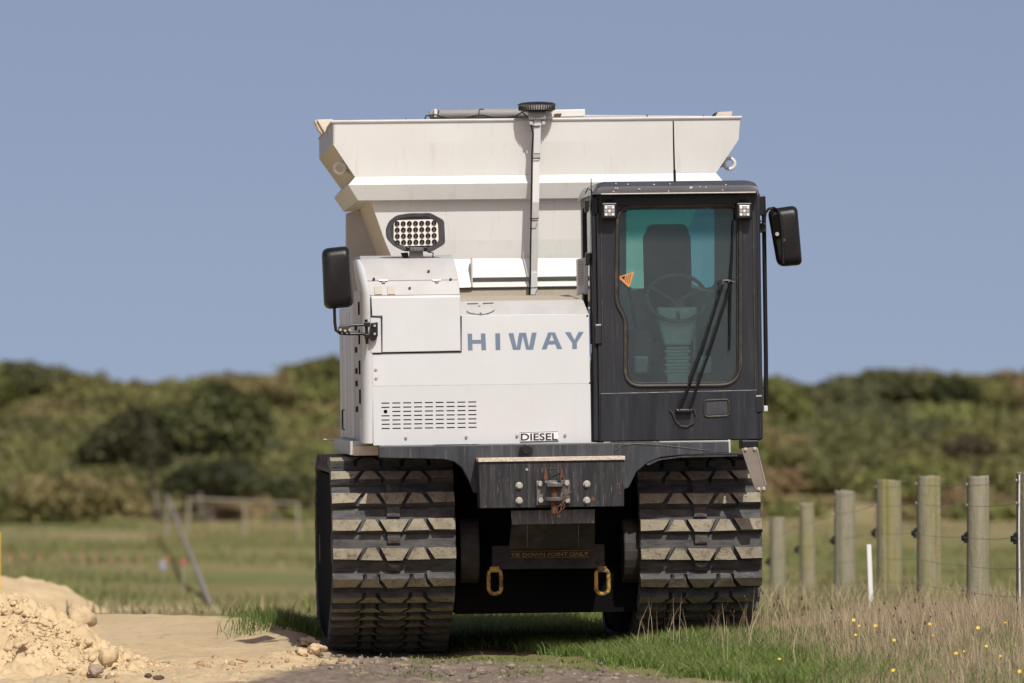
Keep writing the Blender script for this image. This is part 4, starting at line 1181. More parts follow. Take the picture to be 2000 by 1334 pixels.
# right of the cab: grab rail with end blocks
plate_px('rail_block', [(1482, 383), (1494, 382), (1494, 420), (1482, 421)], -.03, .08, 'black', cab)
MB().tube([v(1491, 384, .06), v(1492, 420, .06), v(1494, 560, .06), v(1496, 700, .06), v(1496.5, 792, .06)], .0135, 10).build('grab_rail', 'black', cab, 0, True)
plate_px('rail_block', [(1476, 773), (1489, 772), (1490, 804), (1476, 806)], -.045, .06, 'navy', cab)
MB().box(v(1495, 798, .06), (.025, .05, .035)).build('rail_foot', 'trim', cab, .004)
MB().tube([v(1487, 757, .05), v(1496, 757, .06)], .006).build('rail_stay', 'black', cab)
plate_px('latch_top', [(1476.5, 772.5), (1488, 771.8), (1488, 774.5), (1476.5, 775)], -.047, -.03, 'steel', cab, bevel=.001)

# ---------------------------------------------------------------- mirrors
def shell(name, pts, y, depth, m, parent, r):
    P = rounded(xz(pts, y), r, 6)
    cx = sum(p[0] for p in P) / len(P); cz = sum(p[1] for p in P) / len(P)
    rings = []
    for k, (e, s) in enumerate(((depth, .97), (depth * .85, 1.0), (depth * .5, .985), (depth * .2, .93), (depth * .05, .84), (0, .70))):
        rings.append([Vector((cx + (p[0] - cx) * s, y + e, cz + (p[1] - cz) * s)) for p in P])
    return MB().loft(rings).build(name, m, parent, 0, True)
mr_ = empty('wing_mirror', parent=root); mr_['label'] = 'black mirror on the cab side'
shell('mirror_housing', [(1501, 408), (1559, 400), (1569, 517), (1521, 521)], -.10, .10, 'black', mr_, [.05, .04, .03, .05])
P = v(1512, 462, -.102)
plate_px('mirror_recess', rounded([(1507, 424), (1519, 416), (1525, 430), (1528, 462), (1518, 470), (1511, 462)], 5, 3), -.104, -.096, 'black_matt', mr_, bevel=0)
MB().tube([v(a, c, -.07 if a < 1515 else -.108) for a, c in ((1493, 430), (1495, 416), (1501, 408), (1511, 406), (1520, 410), (1525, 424), (1528, 450), (1529, 480), (1530, 515))], .0085, 8).build('mirror_arm', 'black', mr_, 0, True)
MB().cyl(v(1518, 457, -.108), v(1518, 457, -.118), .012, 10).build('mirror_bolt', 'steel', mr_)
MB().cyl(v(1531, 469, -.108), v(1531, 469, -.114), .010, 10).build('mirror_bolt', 'rust', mr_)
MB().box(v(1489.5, 445, .03), (.028, .07, .06)).build('mirror_clamp', 'black', mr_, .006)
for a, c in ((1485, 432), (1494, 437), (1486, 450), (1495, 450)):
    MB().cyl(v(a, c, -.0), v(a, c, -.02), .008, 6).build('clamp_bolt', 'dirtysteel', mr_)
ml = empty('wing_mirror', parent=root); ml['label'] = 'black mirror on the hood side'
shell('mirror_housing', [(629, 485), (683, 479), (692, 599), (634, 604)], -.12, .13, 'black', ml, [.045, .035, .045, .045])
MB().tube([v(653, 598, -.06), v(654, 630, -.06), v(656, 645, -.06), v(664, 651, -.06), v(680, 652, -.06), v(708, 652, -.05), v(722, 655, -.04)], .0095, 8).build('mirror_arm', 'black', ml, 0, True)
MB().tube([v(664, 638, -.05), v(690, 635, -.05), v(718, 634, -.04)], .008, 8).build('mirror_stay', 'black', ml, 0, True)
MB().box(v(672, 643, -.05), (.07, .05, .035)).build('arm_clamp', 'dirtysteel', ml, .006)
for a, c in ((665, 644), (674, 646), (683, 644)):
    MB().cyl(v(a, c, -.07), v(a, c, -.085), .009, 6).build('clamp_bolt', 'steel', ml)
plate_px('arm_foot', [(724, 631), (738, 629), (738, 656), (732, 666), (723, 664)], -.05, -.012, 'black', ml)
MB().cyl(v(715, 624, -.05), v(717, 672, -.05), .010, 10).build('hinge_pin', 'black', ml)
MB().box(v(717, 634, -.05), (.035, .05, .03)).build('hinge_knuckle', 'black', ml, .004)
MB().box(v(717, 657, -.05), (.03, .05, .03)).build('hinge_knuckle', 'black', ml, .004)
for a, c in ((732, 636), (732, 652)):
    MB().cyl(v(a, c, -.05), v(a, c, -.06), .008, 8).build('foot_bolt', 'steel', ml)

# ---------------------------------------------------------------- big LED flood lamp on the engine cover
fl = empty('flood_lamp', parent=root)
yl = .16
oc = [(753, 448), (760, 431), (775, 420), (800, 416), (828, 416), (840, 415), (868, 430), (870, 476), (843, 492), (815, 490), (790, 491), (768, 480), (755, 466)]
P = rounded(xz(oc, yl), .02, 3)
cx = sum(p[0] for p in P) / len(P); cz = sum(p[1] for p in P) / len(P)
rings = [[Vector((cx + (p[0] - cx) * s, yl + e, cz + (p[1] - cz) * s)) for p in P] for e, s in ((.10, .6), (.07, .95), (.02, 1.0), (.0, .97), (.002, .80), (.018, .78))]
MB().loft(rings).build('lamp_housing', mat('grey_black_housing', (0.028, 0.03, 0.033), (0.05, 0.05, 0.052), .45, 20, c3=(.3, .28, .25), s3=26, lo3=.66, hi3=.75, a3=.6), fl, 0, True)
ib = rounded(xz([(769, 436), (777, 430), (850, 428), (856, 434), (857, 474), (850, 479), (777, 481), (769, 476)], yl), .008, 3)
MB().plate(ib, yl + .004, yl + .016).build('reflector_panel', 'lamp_white', fl)
for r_ in range(4):
    for c_ in range(7):
        q = v(775.5 + c_ * 12.0 + r_ * .25, 437.0 + r_ * 12.2 - c_ * .25, yl + .003)
        b = MB()
        b.loft([[q + Vector((.0150 * s * math.cos(t), e, .0150 * s * math.sin(t))) for t in [2 * math.pi * k / 12 for k in range(12)]] for e, s in ((0.001, 1.0), (-.004, 1.05), (-.004, .8), (-.001, .4))], 0)
        b.box(q + Vector((0, -.0045, .001)), (.014, .002, .0028), 1, (0, .6 + .4 * ((r_ * 7 + c_) % 3), 0))
        b.box(q + Vector((0, -.0046, .001)), (.0028, .002, .011), 1, (0, .5, 0))
        b.build('led_cup', ['black', 'greysteel'], fl)
plate_px('lamp_stem', [(800, 485), (826, 485), (827, 508), (799, 508)], .19, .22, 'tarp', fl)
plate_px('lamp_stem_side', [(783, 494), (797, 493), (799, 509), (789, 509)], .20, .24, 'black', fl)
MB().box(v(813, 487, .155), (.10, .02, .022)).build('stem_clamp', 'greysteel', fl, .003)
for a in (797, 831):
    MB().box(v(a, 486, .15), (.022, .02, .025)).build('clamp_ear', 'black', fl, .004)
MB().tube([v(835, 492, .2), v(846, 494, .2), v(845, 506, .2)], .004).build('lamp_cable', 'black', fl)
# ------------------------------------------------------------------ wire fence on the right
M['post'] = mat('weathered_post_wood', (0.25, 0.225, 0.165), (0.18, 0.175, 0.10), 0.9, 4.0, (6, 6, .5), lo=.35, hi=.7,
                c3=(0.07, 0.058, 0.042), s3=14, st3=(9, 9, .4), lo3=.55, hi3=.70, a3=.8, bump=.6, bscale=30)
M['mossy'] = mat('mossy_post_wood', (0.23, 0.21, 0.14), (0.205, 0.185, 0.065), 0.9, 3.5, (4, 4, .6), lo=.4, hi=.65,
                 c3=(0.08, 0.065, 0.045), s3=14, st3=(9, 9, .4), lo3=.55, hi3=.70, a3=.8, bump=.6, bscale=30)
M['post_end'] = mat('post_end_grain', (0.27, 0.25, 0.20), (0.17, 0.15, 0.11), 0.9, 30)
M['wire'] = mat('fence_wire', (0.22, 0.21, 0.19), None, 0.45, metal=.7)
fence = empty('wire_fence', (2.6, 8, -.2))
tag(fence, 'fence of thick round timber posts and thin wires along the grassy verge', 'fence')
FL = Vector(fence.location)
posts = [(2010, 921, 42.0, 25, 'post', 0), (1910, 930, 45.6, 22.0, 'post', .2), (1813, 930, 49.2, 23.5, 'mossy', -.3), (1735, 937, 52.8, 24.5, 'mossy', -.8),
         (1650, 959, 56.5, 20.5, 'post', 0), (1575, 982, 60.2, 15.5, 'mossy', -1.2), (1518, 1011, 63.8, 15.5, 'post', -.4),
         (1463, 1022, 67.5, 14.5, 'post', .3), (1417, 1034, 71.0, 14, 'mossy', 0), (1375, 1040, 74.6, 13, 'post', 0)]
wire_pts = {k: [] for k in range(5)}
for i, (px, py, d, hw, m, lean) in enumerate(posts):
    top = at(px, py, d); r = hw * d / FPX
    base = gz(top.x, top.y) - .15
    b = MB(); n = 30; rings = []; kn = [random.uniform(-1, 1) for _ in range(n)]; tn = [random.uniform(-.010, .004) for _ in range(n)]; jn = random.sample(range(n), 5)
    ln = math.tan(math.radians(lean))
    for z, k in ((base, 1.05), (base + .35 * (top.z - base), 1.02), (base + .7 * (top.z - base), 1.0), (top.z - .012, .985), (top.z, .955)):
        rings.append([Vector((top.x + ln * (z - top.z) + r * k * math.cos(t) * (1 + .025 * math.sin(3 * t + i) + .012 * kn[j] - (.07 if j in jn else 0)), top.y + r * k * math.sin(t) * (1 + .012 * kn[j] - (.07 if j in jn else 0)), z + (.006 * math.cos(t + i) + tn[j] if z == top.z else 0))) - FL for j, t in [(j, 2 * math.pi * j / n) for j in range(n)]])
    for A, B_ in zip(rings[:-1], rings[1:]):
        b.loft([A, B_], 0, caps=False)
    b.add(rings[-1], [tuple(range(n))], 1)
    po = b.build('post', [m, 'post_end'], fence, 0, False)
    # insulator and staples on the left flank
    if i < 7:
        c = Vector((top.x - r - .012, top.y - .02, top.z - .43)) - FL
        bb = MB(); bb.box(c, (.020, .035, .070)); bb.cyl(c + Vector((-.016, 0, -.02)), c + Vector((-.016, 0, .02)), .012, 8); bb.box(c + Vector((.006, -.010, .032)), (.014, .016, .026))
        bb.build('insulator', 'black', po, .003)
        for dz in (.055, .20):
            MB().box(Vector((top.x - r - .002, top.y - .03, top.z - dz)) - FL, (.010, .012, .016)).build('staple', 'steel', po)
    for k, dz in enumerate((.060, .205, .425, .62, .80)):
        wire_pts[k].append(Vector((top.x - r - (.03 if k == 2 else .006), top.y, top.z - dz)) - FL)
p = wire_pts
for k in range(5):
    w0, w1 = p[k][0], p[k][1]
    ext = [w0 + (w0 - w1) * 1.0] + p[k]
    pts = []
    for a, c in zip(ext[:-1], ext[1:]):
        for j in range(4):
            t = j / 4; q = a.lerp(c, t); q.z -= .012 * 4 * t * (1 - t); pts.append(q)
    pts.append(ext[-1])
    MB().tube(pts, .0019, 5).build('wire', 'wire', fence)
MB().tube([at(1991, 927, 41.75) - FL, at(1990, 1030, 41.75) - FL, at(1992, 1190, 41.75) - FL], .005, 6).build('white_cable', 'decal_white', fence)

# survey stake, white with a faded orange foot
sb = at(1699, 1172, 47.0); s_top = at(1697, 1058, 47.0)
stk = empty('survey_stake', (sb.x, sb.y, gz(sb.x, sb.y)))
tag(stk, 'thin white survey stake standing in dry grass before the fence posts', 'stake')
S0 = Vector(stk.location)
MB().loft([[Vector((x, y, 0)) + q for x, y in ((-.016, -.008), (.016, -.008), (.016, .008), (-.016, .008))] for q in (Vector((0.01, 0, .06)), s_top - S0 - Vector((0, 0, .02)))]).build('stake_shaft', 'decal_white', stk, .003)
MB().loft([[Vector((x, y, 0)) + q for x, y in ((-.0165, -.0085), (.0165, -.0085), (.0165, .0085), (-.0165, .0085))] for q in (Vector((0.011, 0, -.1)), Vector((.0105, 0, .09)))]).build('stake_foot', 'orange_tag', stk, .003)

# ------------------------------------------------------------------ low timber barriers in the field
M['barrier'] = mat('silvered_barrier_timber', (0.27, 0.245, 0.17), (0.21, 0.185, 0.125), 0.9, 6, (1, 1, 1))
M['barrier_dark'] = mat('dark_weathered_timber', (0.25, 0.215, 0.175), (0.18, 0.15, 0.12), 0.9, 6)
def barrier(name, pts, label, m, hgt, rr, only_ends=False):
    """pts: list of (px, py of the rail top, distance)."""
    P = [at(*q) for q in pts]
    o = empty(name, (P[0].x, P[0].y, gz(P[0].x, P[0].y)))
    O = Vector(o.location)
    for a in ((P[0], P[-1]) if only_ends else P):
        z0 = gz(a.x, a.y)
        b = MB(); b.cyl(Vector((a.x, a.y, z0 - .2)) - O, Vector((a.x, a.y, a.z + .03)) - O, rr * 1.1, 10); b.build('post', m, o, 0, True)
    for a, c in zip(P[:-1], P[1:]):
        MB().cyl(a - O, c - O, rr, 10).build('rail', m, o, 0, True)
    tag(o, label, 'barrier')
    return o
barrier('timber_barrier', [(368, 974, 150), (478, 979, 149), (582, 984, 148)], 'pale low timber rail barrier crossing the far edge of the field', 'barrier', .5, .034)
zline = []
for k in range(7):
    t = k / 6; d = 71 + (150 - 71) * t ** 1.15
    f = (1 / d - 1 / 150) / (1 / 71 - 1 / 150)
    zline.append((326 + (418 - 326) * f, 968 + (1198 - 968) * f, d))
barrier('timber_barrier', zline[::-1], 'dark low timber rail running towards the sand, left of the machine', 'barrier_dark', .5, .036, True)

# ------------------------------------------------------------------ marker pegs
M['peg_orange'] = mat('orange_peg', (0.38, 0.16, 0.08), (0.34, 0.14, 0.07), .6, 20)
M['peg_red'] = mat('red_peg', (0.36, 0.08, 0.07), None, .6)
M['peg_blue'] = mat('blue_grey_peg', (0.26, 0.26, 0.33), None, .6)
M['peg_yellow'] = mat('yellow_pole', (0.70, 0.46, 0.03), None, .5)
def peg(px, py, d, m, w, h):
    c = at(px, py, d); z0 = gz(c.x, c.y)
    o = empty('marker_peg', (c.x, c.y, z0))
    zc = c.z - z0
    MB().cyl((0, 0, -.1), (0, 0, max(zc, .1)), .012, 6).build('stick', 'barrier', o)
    b = MB(); hh = h / 2
    b.loft([[Vector((x, y, zc - hh)) for x, y in ((-w / 2, -.02), (w / 2, -.02), (w / 2, .02), (-w / 2, .02))], [Vector((x * .8, y, zc + hh)) for x, y in ((-w / 2, -.02), (w / 2, -.02), (w / 2, .02), (-w / 2, .02))]])
    b.build('flag', m, o, .004)
    return o
for k, (px, py) in enumerate(((20, 1086), (48, 1087), (78, 1089), (130, 1088), (161, 1091), (188, 1091), (217, 1093), (245, 1092), (273, 1091))):
    nth = ('closest to the left edge', 'second from the left edge', 'third from the left edge', 'fourth from the left edge', 'fifth from the left edge, mid row',
           'sixth from the left edge', 'seventh from the left edge', 'eighth from the left edge', 'closest to the blue marker')[k]
    tag(peg(px, py, 108, 'peg_orange', .05, .07), 'small orange marker flag in the field row, ' + nth, 'marker', 'orange marker flags across the field')
tag(peg(327, 1091, 106, 'peg_orange', .07, .09), 'orange marker flag between the blue marker and the dark rail', 'marker')
tag(peg(358, 1096, 84, 'peg_red', .06, .08), 'red marker flag beside the dark timber rail', 'marker')
tag(peg(318, 1103, 100, 'peg_blue', .09, .14), 'pale blue marker just left of the dark timber rail', 'marker')
yp = at(-4, 1120, 56); z0 = gz(yp.x, yp.y)
yo = MB().cyl((0, 0, -.2), (0, 0, at(0, 1043, 56).z - z0), .022, 10).cyl((0, 0, at(0, 1043, 56).z - z0), (0, 0, at(0, 1040, 56).z - z0), .027, 10).build('marker_pole', 'peg_yellow', None, 0, True)
yo.location = (yp.x, yp.y, z0)
tag(yo, 'yellow marker pole at the left edge behind the sand heap', 'pole')

# ------------------------------------------------------------------ sand heaps and clods
M['sand'] = mat('loose_yellow_sand', (0.57, 0.43, 0.255), (0.475, 0.35, 0.20), 0.95, 5, c3=(0.36, 0.255, 0.145), s3=16, lo3=.56, hi3=.72, a3=.7, bump=.6, bscale=70, spec=.15)
M['clod'] = mat('dry_sand_clod', (0.53, 0.405, 0.25), (0.45, 0.335, 0.20), 0.95, 9, bump=.7, bscale=60, spec=.15)
M['greyclod'] = mat('grey_clod', (0.27, 0.215, 0.175), (0.36, 0.28, 0.2), 0.95, 9, bump=.7, bscale=60, spec=.15)
M['darkclod'] = mat('dark_soil_clod', (0.075, 0.05, 0.036), (0.12, 0.085, 0.06), 0.95, 9, bump=.7, bscale=60, spec=.15)
def worley(x, y, s, seed):
    x = x * s; y = y * s; ix = np.floor(x); iy = np.floor(y); best = np.full(x.shape, 9.0)
    for a in (-1, 0, 1):
        for c in (-1, 0, 1):
            px = ix + a + _h(ix + a, iy + c, seed); py = iy + c + _h(ix + a, iy + c, seed + 9)
            best = np.minimum(best, np.hypot(x - px, y - py))
    return best
def heap_h(x, y):
    d = y + CAM_D
    e = (((x + 3.05) / .62) ** 2 + ((d - 39.2) / 1.0) ** 2)
    f = .37 * np.exp(-e * 1.15) + .075 * np.exp(-(((x + 2.55) / .30) ** 2 + ((d - 38.6) / .8) ** 2)) + .26 * np.exp(-(((x + 3.9) / .8) ** 2 + ((d - 39.3) / 1.1) ** 2))
    return f
def heap(name, x0, x1, y0, y1, st, fn, label, rough):
    xs_ = np.arange(x0, x1, st); ys_ = np.arange(y0, y1, st * 1.2)
    X, Y = np.meshgrid(xs_, ys_)
    H = fn(X, Y); k = sstep(.01, .07, H)
    Z = ground_base(X, Y) - .03 + H + k * rough * ((fbm(X * 5, Y * 5, 91, 5, .65) - .5) * .22 + np.maximum(0, .50 - worley(X, Y, 7, 3)) ** .6 * .07 * (vnoise(X * 3, Y * 3, 8) > .45) + np.maximum(0, .5 - worley(X, Y, 18, 5)) ** .6 * .04 - .035)
    n1, n2 = len(xs_), len(ys_); ii = np.arange(n1 * n2).reshape(n2, n1)
    F = np.stack([ii[:-1, :-1], ii[:-1, 1:], ii[1:, 1:], ii[1:, :-1]], -1).reshape(-1, 4)
    keep = (H > .012); kf = (keep[:-1, :-1] | keep[1:, 1:] | keep[:-1, 1:] | keep[1:, :-1]).ravel()
    o = fast_mesh(name, np.stack([X, Y, Z], -1).reshape(-1, 3), F[kf], 'sand', smooth=True)
    tag(o, label, 'sand heap')
    return lambda a, c: float((ground_base(np.array(a), np.array(c)) - .03 + fn(np.array(a), np.array(c))))
hz1 = heap('sand_heap', -5.2, -1.85, -2.9, 1.3, .016, heap_h, 'heap of lumpy yellow sand in the near left corner', 1.0)
def heap2_h(x, y):
    d = y + CAM_D
    return .42 * np.exp(-(((x + 4.5) / .78) ** 2 + ((d - 57.5) / 2.2) ** 2)) + .10 * np.exp(-(((x + 3.9) / .3) ** 2 + ((d - 57) / 1.5) ** 2))
heap('sand_heap', -7.6, -2.9, 12.5, 22, .05, heap2_h, 'blurred smooth sand heap behind the near heap, at the left edge', .6)

ico = bmesh.new(); bmesh.ops.create_icosphere(ico, subdivisions=3, radius=1.0)
ICO_V = np.array([q.co[:] for q in ico.verts]); ICO_F = np.array([[q.index for q in f.verts] for f in ico.faces]); ico.free()
ico = bmesh.new(); bmesh.ops.create_icosphere(ico, subdivisions=1, radius=1.0)
IC1_V = np.array([q.co[:] for q in ico.verts]); IC1_F = np.array([[q.index for q in f.verts] for f in ico.faces]); ico.free()
def clod_shape(V, seed, amt=.55):
    f = fbm(V[:, 0] * 1.7 + seed * 3.1 + V[:, 2] * .9, V[:, 1] * 1.7 - seed + V[:, 2] * 1.3, seed, 4, .6)
    h_ = fbm(V[:, 0] * 5 + seed, V[:, 1] * 5 + V[:, 2] * 4, seed + 40, 3, .6)
    g_ = np.floor(f * 5) / 5 * .45 + f * .45 + h_ * .28 - .09
    return V * (1 + amt * (g_ - .5) * 2)[:, None]
def clod(px, py, d, wpx, hpx, m, label, seed, name='sand_clod', amt=.55):
    c = at(px, py, d); s = d / FPX
    V = clod_shape(ICO_V, seed, amt) * np.array([wpx * s / 2, (wpx + hpx) * s / 4, hpx * s / 2])
    o = fast_mesh(name, V, ICO_F, m, smooth=True)
    o.location = c; o.rotation_euler = (0, 0, seed * 1.3)
    o.rotation_euler = (0, 0, 0)
    return tag(o, label, 'clod')
clod(155, 1210, 39.6, 62, 48, 'clod', 'largest round sand clod on the shoulder of the near heap', 3)
clod(211, 1284, 38.2, 38, 42, 'clod', 'upright egg-shaped sand clod at the foot of the near heap', 5)
clod(187, 1309, 37.7, 32, 24, 'greyclod', 'grey angular clod in front of the egg-shaped clod', 8)
clod(160, 1237, 39.0, 28, 12, 'clod', 'flat pale clod just below the largest clod', 12)
clod(142, 1304, 37.8, 20, 15, 'clod', 'small whitish clod left of the grey angular clod', 14)
clod(289, 1320, 37.3, 15, 10, 'darkclod', 'small dark soil crumb at the bottom of the sand, left one of two', 17, 'soil_clod')
clod(310, 1324, 37.2, 24, 11, 'darkclod', 'wider dark soil crumb at the bottom of the sand, right one of two', 19, 'soil_clod')

def crumbs(name, P, S, cols, seed):
    rng = np.random.default_rng(seed); n = len(P); nv = len(IC1_V)
    jit = (1 + (rng.random((n, nv, 1)) - .5) * .9) * (.55 + .9 * rng.random((n, 1, 3)))
    V = IC1_V[None] * jit * S[:, None, None] * np.array([1, 1, .8]) + P[:, None, :]
    F = (IC1_F[None] + (np.arange(n) * nv)[:, None, None]).reshape(-1, 3)
    col = np.repeat(cols, nv, 0)
    return tag(fast_mesh(name, V.reshape(-1, 3), F, M['crumb'], col), kind='stuff')
M['crumb'] = attr_mat('crumbled_soil', .95)
n = 3600
X = -3.05 + RNG.normal(0, .75, n); Y = -.9 + RNG.normal(0, .75, n)
ok = (X < -1.9) & (Y < 1.0); X = X[ok]; Y = Y[ok]
Z = ground_base(X, Y) - .02 + heap_h(X, Y)
S = .004 + .020 * RNG.random(len(X)) ** 4
cb = np.array([.55, .42, .255]) * (0.85 + .25 * RNG.random((len(X), 1)))
o = crumbs('sand_crumbs', np.stack([X, Y, Z - S * .15], -1), S, cb, 4)
tag(o, 'loose sand crumbs scattered over the near sand heap')
n = 2600
X = RNG.uniform(-2.6, .9, n); Y = RNG.uniform(-3.6, .1, n)
keep = RNG.random(n) < np.clip(.10 + .9 * np.exp(-((X + 1.15 - .25 * Y) / .35) ** 2) * (Y > -1.6) + .5 * dirt_shade_mask(X, Y) * sstep(.45, .65, fbm(X * 2, Y * 2, 71)), 0, 1)
X = X[keep]; Y = Y[keep]; Z = ground_z(X, Y)
S = .004 + .020 * RNG.random(len(X)) ** 3.5
sm = sand_mask(X, Y)[:, None]
cb = (np.array([.50, .36, .20]) * sm + np.array([.24, .19, .15]) * (1 - sm)) * (.55 + .6 * RNG.random((len(X), 1)))
o = crumbs('soil_crumbs', np.stack([X, Y, Z + S * .3], -1), S, cb, 6)
tag(o, 'loose soil crumbs on the ground before the machine')
# ragged lumps of sand pushed up against the left track
for k, (px, py, d, w, h, m, lb) in enumerate(((618, 1268, 39.75, 34, 22, 'clod', 'crumbly sand lump closest to the left track'), (590, 1275, 39.6, 26, 16, 'clod', 'crumbly sand lump second from the left track'),
                                       (637, 1280, 39.6, 26, 16, 'greyclod', 'grey-brown lump against the foot of the left track'), (604, 1256, 40.3, 40, 24, 'darkclod', 'dark soil lump in the shade beside the left track'))):
    clod(px, py, d, w, h, m, lb, 30 + k, 'sand_clod' if m != 'darkclod' else 'soil_clod', 1.1)

# ------------------------------------------------------------------ grass
def blades(name, X, Y, H, W, col_a, col_b, mixv, label, lean=.35, seed=1, zoff=-.01, tipdry=.25, wind=(0, 0)):
    rng = np.random.default_rng(seed); n = len(X)
    Z = ground_z(X, Y) + zoff
    th = rng.random(n) * 2 * np.pi; ln = H * lean * (rng.random(n) ** .7) * 1.3
    dx = np.cos(th) * ln + wind[0] * H; dy = np.sin(th) * ln + wind[1] * H
    ph = rng.random(n) * np.pi; wx = np.cos(ph) * W / 2; wy = np.sin(ph) * W / 2
    V = np.zeros((n, 5, 3))
    for k, (t, ww, bend) in enumerate(((0, 1, 0), (0, -1, 0), (.55, .75, .34), (.55, -.75, .34), (1, 0, 1.0))):
        V[:, k, 0] = X + wx * ww + dx * bend; V[:, k, 1] = Y + wy * ww + dy * bend
        V[:, k, 2] = Z + H * t * np.sqrt(np.clip(1 - (lean * .6 * bend) ** 2, .2, 1))
    base = np.arange(n)[:, None] * 5
    F = np.concatenate([base + np.array([[0, 1, 3]]), base + np.array([[0, 3, 2]]), base + np.array([[2, 3, 4]])])
    c = np.array(col_a)[None] * (1 - mixv[:, None]) + np.array(col_b)[None] * mixv[:, None]
    c = c * (.65 + .7 * rng.random((n, 1)))
    cc = np.repeat(c[:, None], 5, 1)
    cc[:, 4] = cc[:, 4] * (1 - tipdry) + np.array([.34, .27, .15]) * tipdry
    o = fast_mesh(name, V.reshape(-1, 3), F, 'blade', cc.reshape(-1, 3))
    return tag(o, label, kind='stuff')
GREEN = (.105, .175, .032); GREEN2 = (.175, .235, .058); STRAW = (.50, .41, .275); OLIVE = (.20, .20, .07); REDDRY = (.36, .27, .175)
def scatter(n, x0, x1, y0, y1, prob, seed):
    r = np.random.default_rng(seed)
    X = r.uniform(x0, x1, n); Y = r.uniform(y0, y1, n)
    k = r.random(n) < np.clip(prob(X, Y), 0, 1)
    return X[k], Y[k], r
# short green verge in front of the right half
def p_green(X, Y):
    e = np.interp(X, [.1, .35, .6, 1.0, 1.3, 4], [.6, .0, -1.2, -2.8, -4, -5])
    return sstep(-.15, .35, Y - e + (fbm(X * 2.5, Y * 1.5, 33, 4) - .5) * 1.4) * sstep(.0, .3, X + (fbm(X * 5, Y * 5, 3) - .5) * .3) * (.35 + .9 * fbm(X * 3, Y * 3, 8)) * (1 - .85 * sstep(1.25, 2.0, X))
X, Y, r = scatter(230000, .0, 4.2, -4.2, 2.2, p_green, 2)
H = .035 + .085 * r.random(len(X)) * (.5 + fbm(X * 2, Y * 2, 14)); H *= 1 + .25 * sstep(1, 2, X)
blades('green_grass', X, Y, H, .0045 + .003 * r.random(len(X)), GREEN, GREEN2, r.random(len(X)), 'short green grass on the verge before the right track', .7, 3)
# tall dry grass towards the fence
def p_dry(X, Y):
    return sstep(1.0, 2.0, X + (fbm(X * 1.5, Y * 1.5, 19) - .5) * 1.0 - .04 * Y) * (.25 + 1.0 * sstep(.35, .7, fbm(X * 1.3, Y * 1.3, 27)))
X, Y, r = scatter(230000, .8, 5.0, -4.2, 4.5, p_dry, 5)
H = (.05 + .21 * r.random(len(X)) ** 2.2) * (.5 + .75 * sstep(1.2, 2.6, X)) * (.55 + .45 * sstep(-2.6, .4, Y)) * np.interp(Y, [-4, 1, 3, 4.5], [1, 1, .8, .7])
blades('dry_grass', X, Y, H, .0024 + .0022 * r.random(len(X)), STRAW, REDDRY, r.random(len(X)) ** 1.2, 'tall dry straw-coloured grass along the fence', .38, 6, wind=(-.06, 0))
# single long stems standing out of it
X, Y, r = scatter(2600, 1.0, 4.6, -3.5, 4.0, lambda x, y: sstep(1.1, 2.4, x) * .8 + .05, 9)
blades('seed_stems', X, Y, .16 + .24 * r.random(len(X)) ** 1.5, np.full(len(X), .0032), (.55, .44, .29), (.36, .25, .16), r.random(len(X)), 'thin dry seed stems rising above the grass', .30, 10)
X, Y, r = scatter(90, .75, 1.75, -.9, .2, lambda x, y: .8 + 0 * x, 12)
blades('stem_tuft', X, Y, .18 + .20 * r.random(len(X)), np.full(len(X), .0036), (.55, .43, .28), (.40, .29, .19), r.random(len(X)), 'dry stems standing in front of the right track', .4, 13)
# grass under and behind the machine
X, Y, r = scatter(60000, -1.0, 2.2, .2, 12, lambda x, y: (.35 + .8 * fbm(x * 1.5, y * 1.5, 12)) * sstep(-.5, .3, x + .3 * (y - 1)) * np.maximum(sstep(.9, 1.8, y), sstep(.4, .8, x)) , 15)
blades('under_grass', X, Y, .035 + .06 * r.random(len(X)), .006 + .004 * r.random(len(X)), GREEN, OLIVE, r.random(len(X)), 'green grass under and behind the machine', .6, 16)
X, Y, r = scatter(9000, -2.0, -1.0, 2.3, 5.2, lambda x, y: np.exp(-((x + 1.42) / .26) ** 2) * (.2 + fbm(x * 6, y * 6, 5)), 17)
blades('green_tuft', X, Y, .05 + .10 * r.random(len(X)), .005 + .003 * r.random(len(X)), (.05, .09, .018), GREEN2, r.random(len(X)), 'dark green grass tuft beside the rear of the left track', .6, 18)
# thin new growth over the grey dirt
X, Y, r = scatter(16000, -1.3, 1.6, -3.2, .1, lambda x, y: sstep(.52, .72, fbm(x * 2.4, y * 1.8, 44, 4)) * sstep(-1.3, -.2, x) * .9, 20)
blades('sparse_sprouts', X, Y, .012 + .03 * r.random(len(X)), .006 + .005 * r.random(len(X)), (.10, .16, .03), (.15, .19, .05), r.random(len(X)), 'sparse green sprouts in the grey dirt', .9, 21)
X, Y, r = scatter(160, -.9, 1.1, -2.6, -.1, lambda x, y: .5 + 0 * x, 22)
blades('straw_litter', X, Y, .05 + .10 * r.random(len(X)), np.full(len(X), .004), STRAW, (.2, .14, .09), r.random(len(X)), 'dry straw litter on the dirt', 1.6, 23)
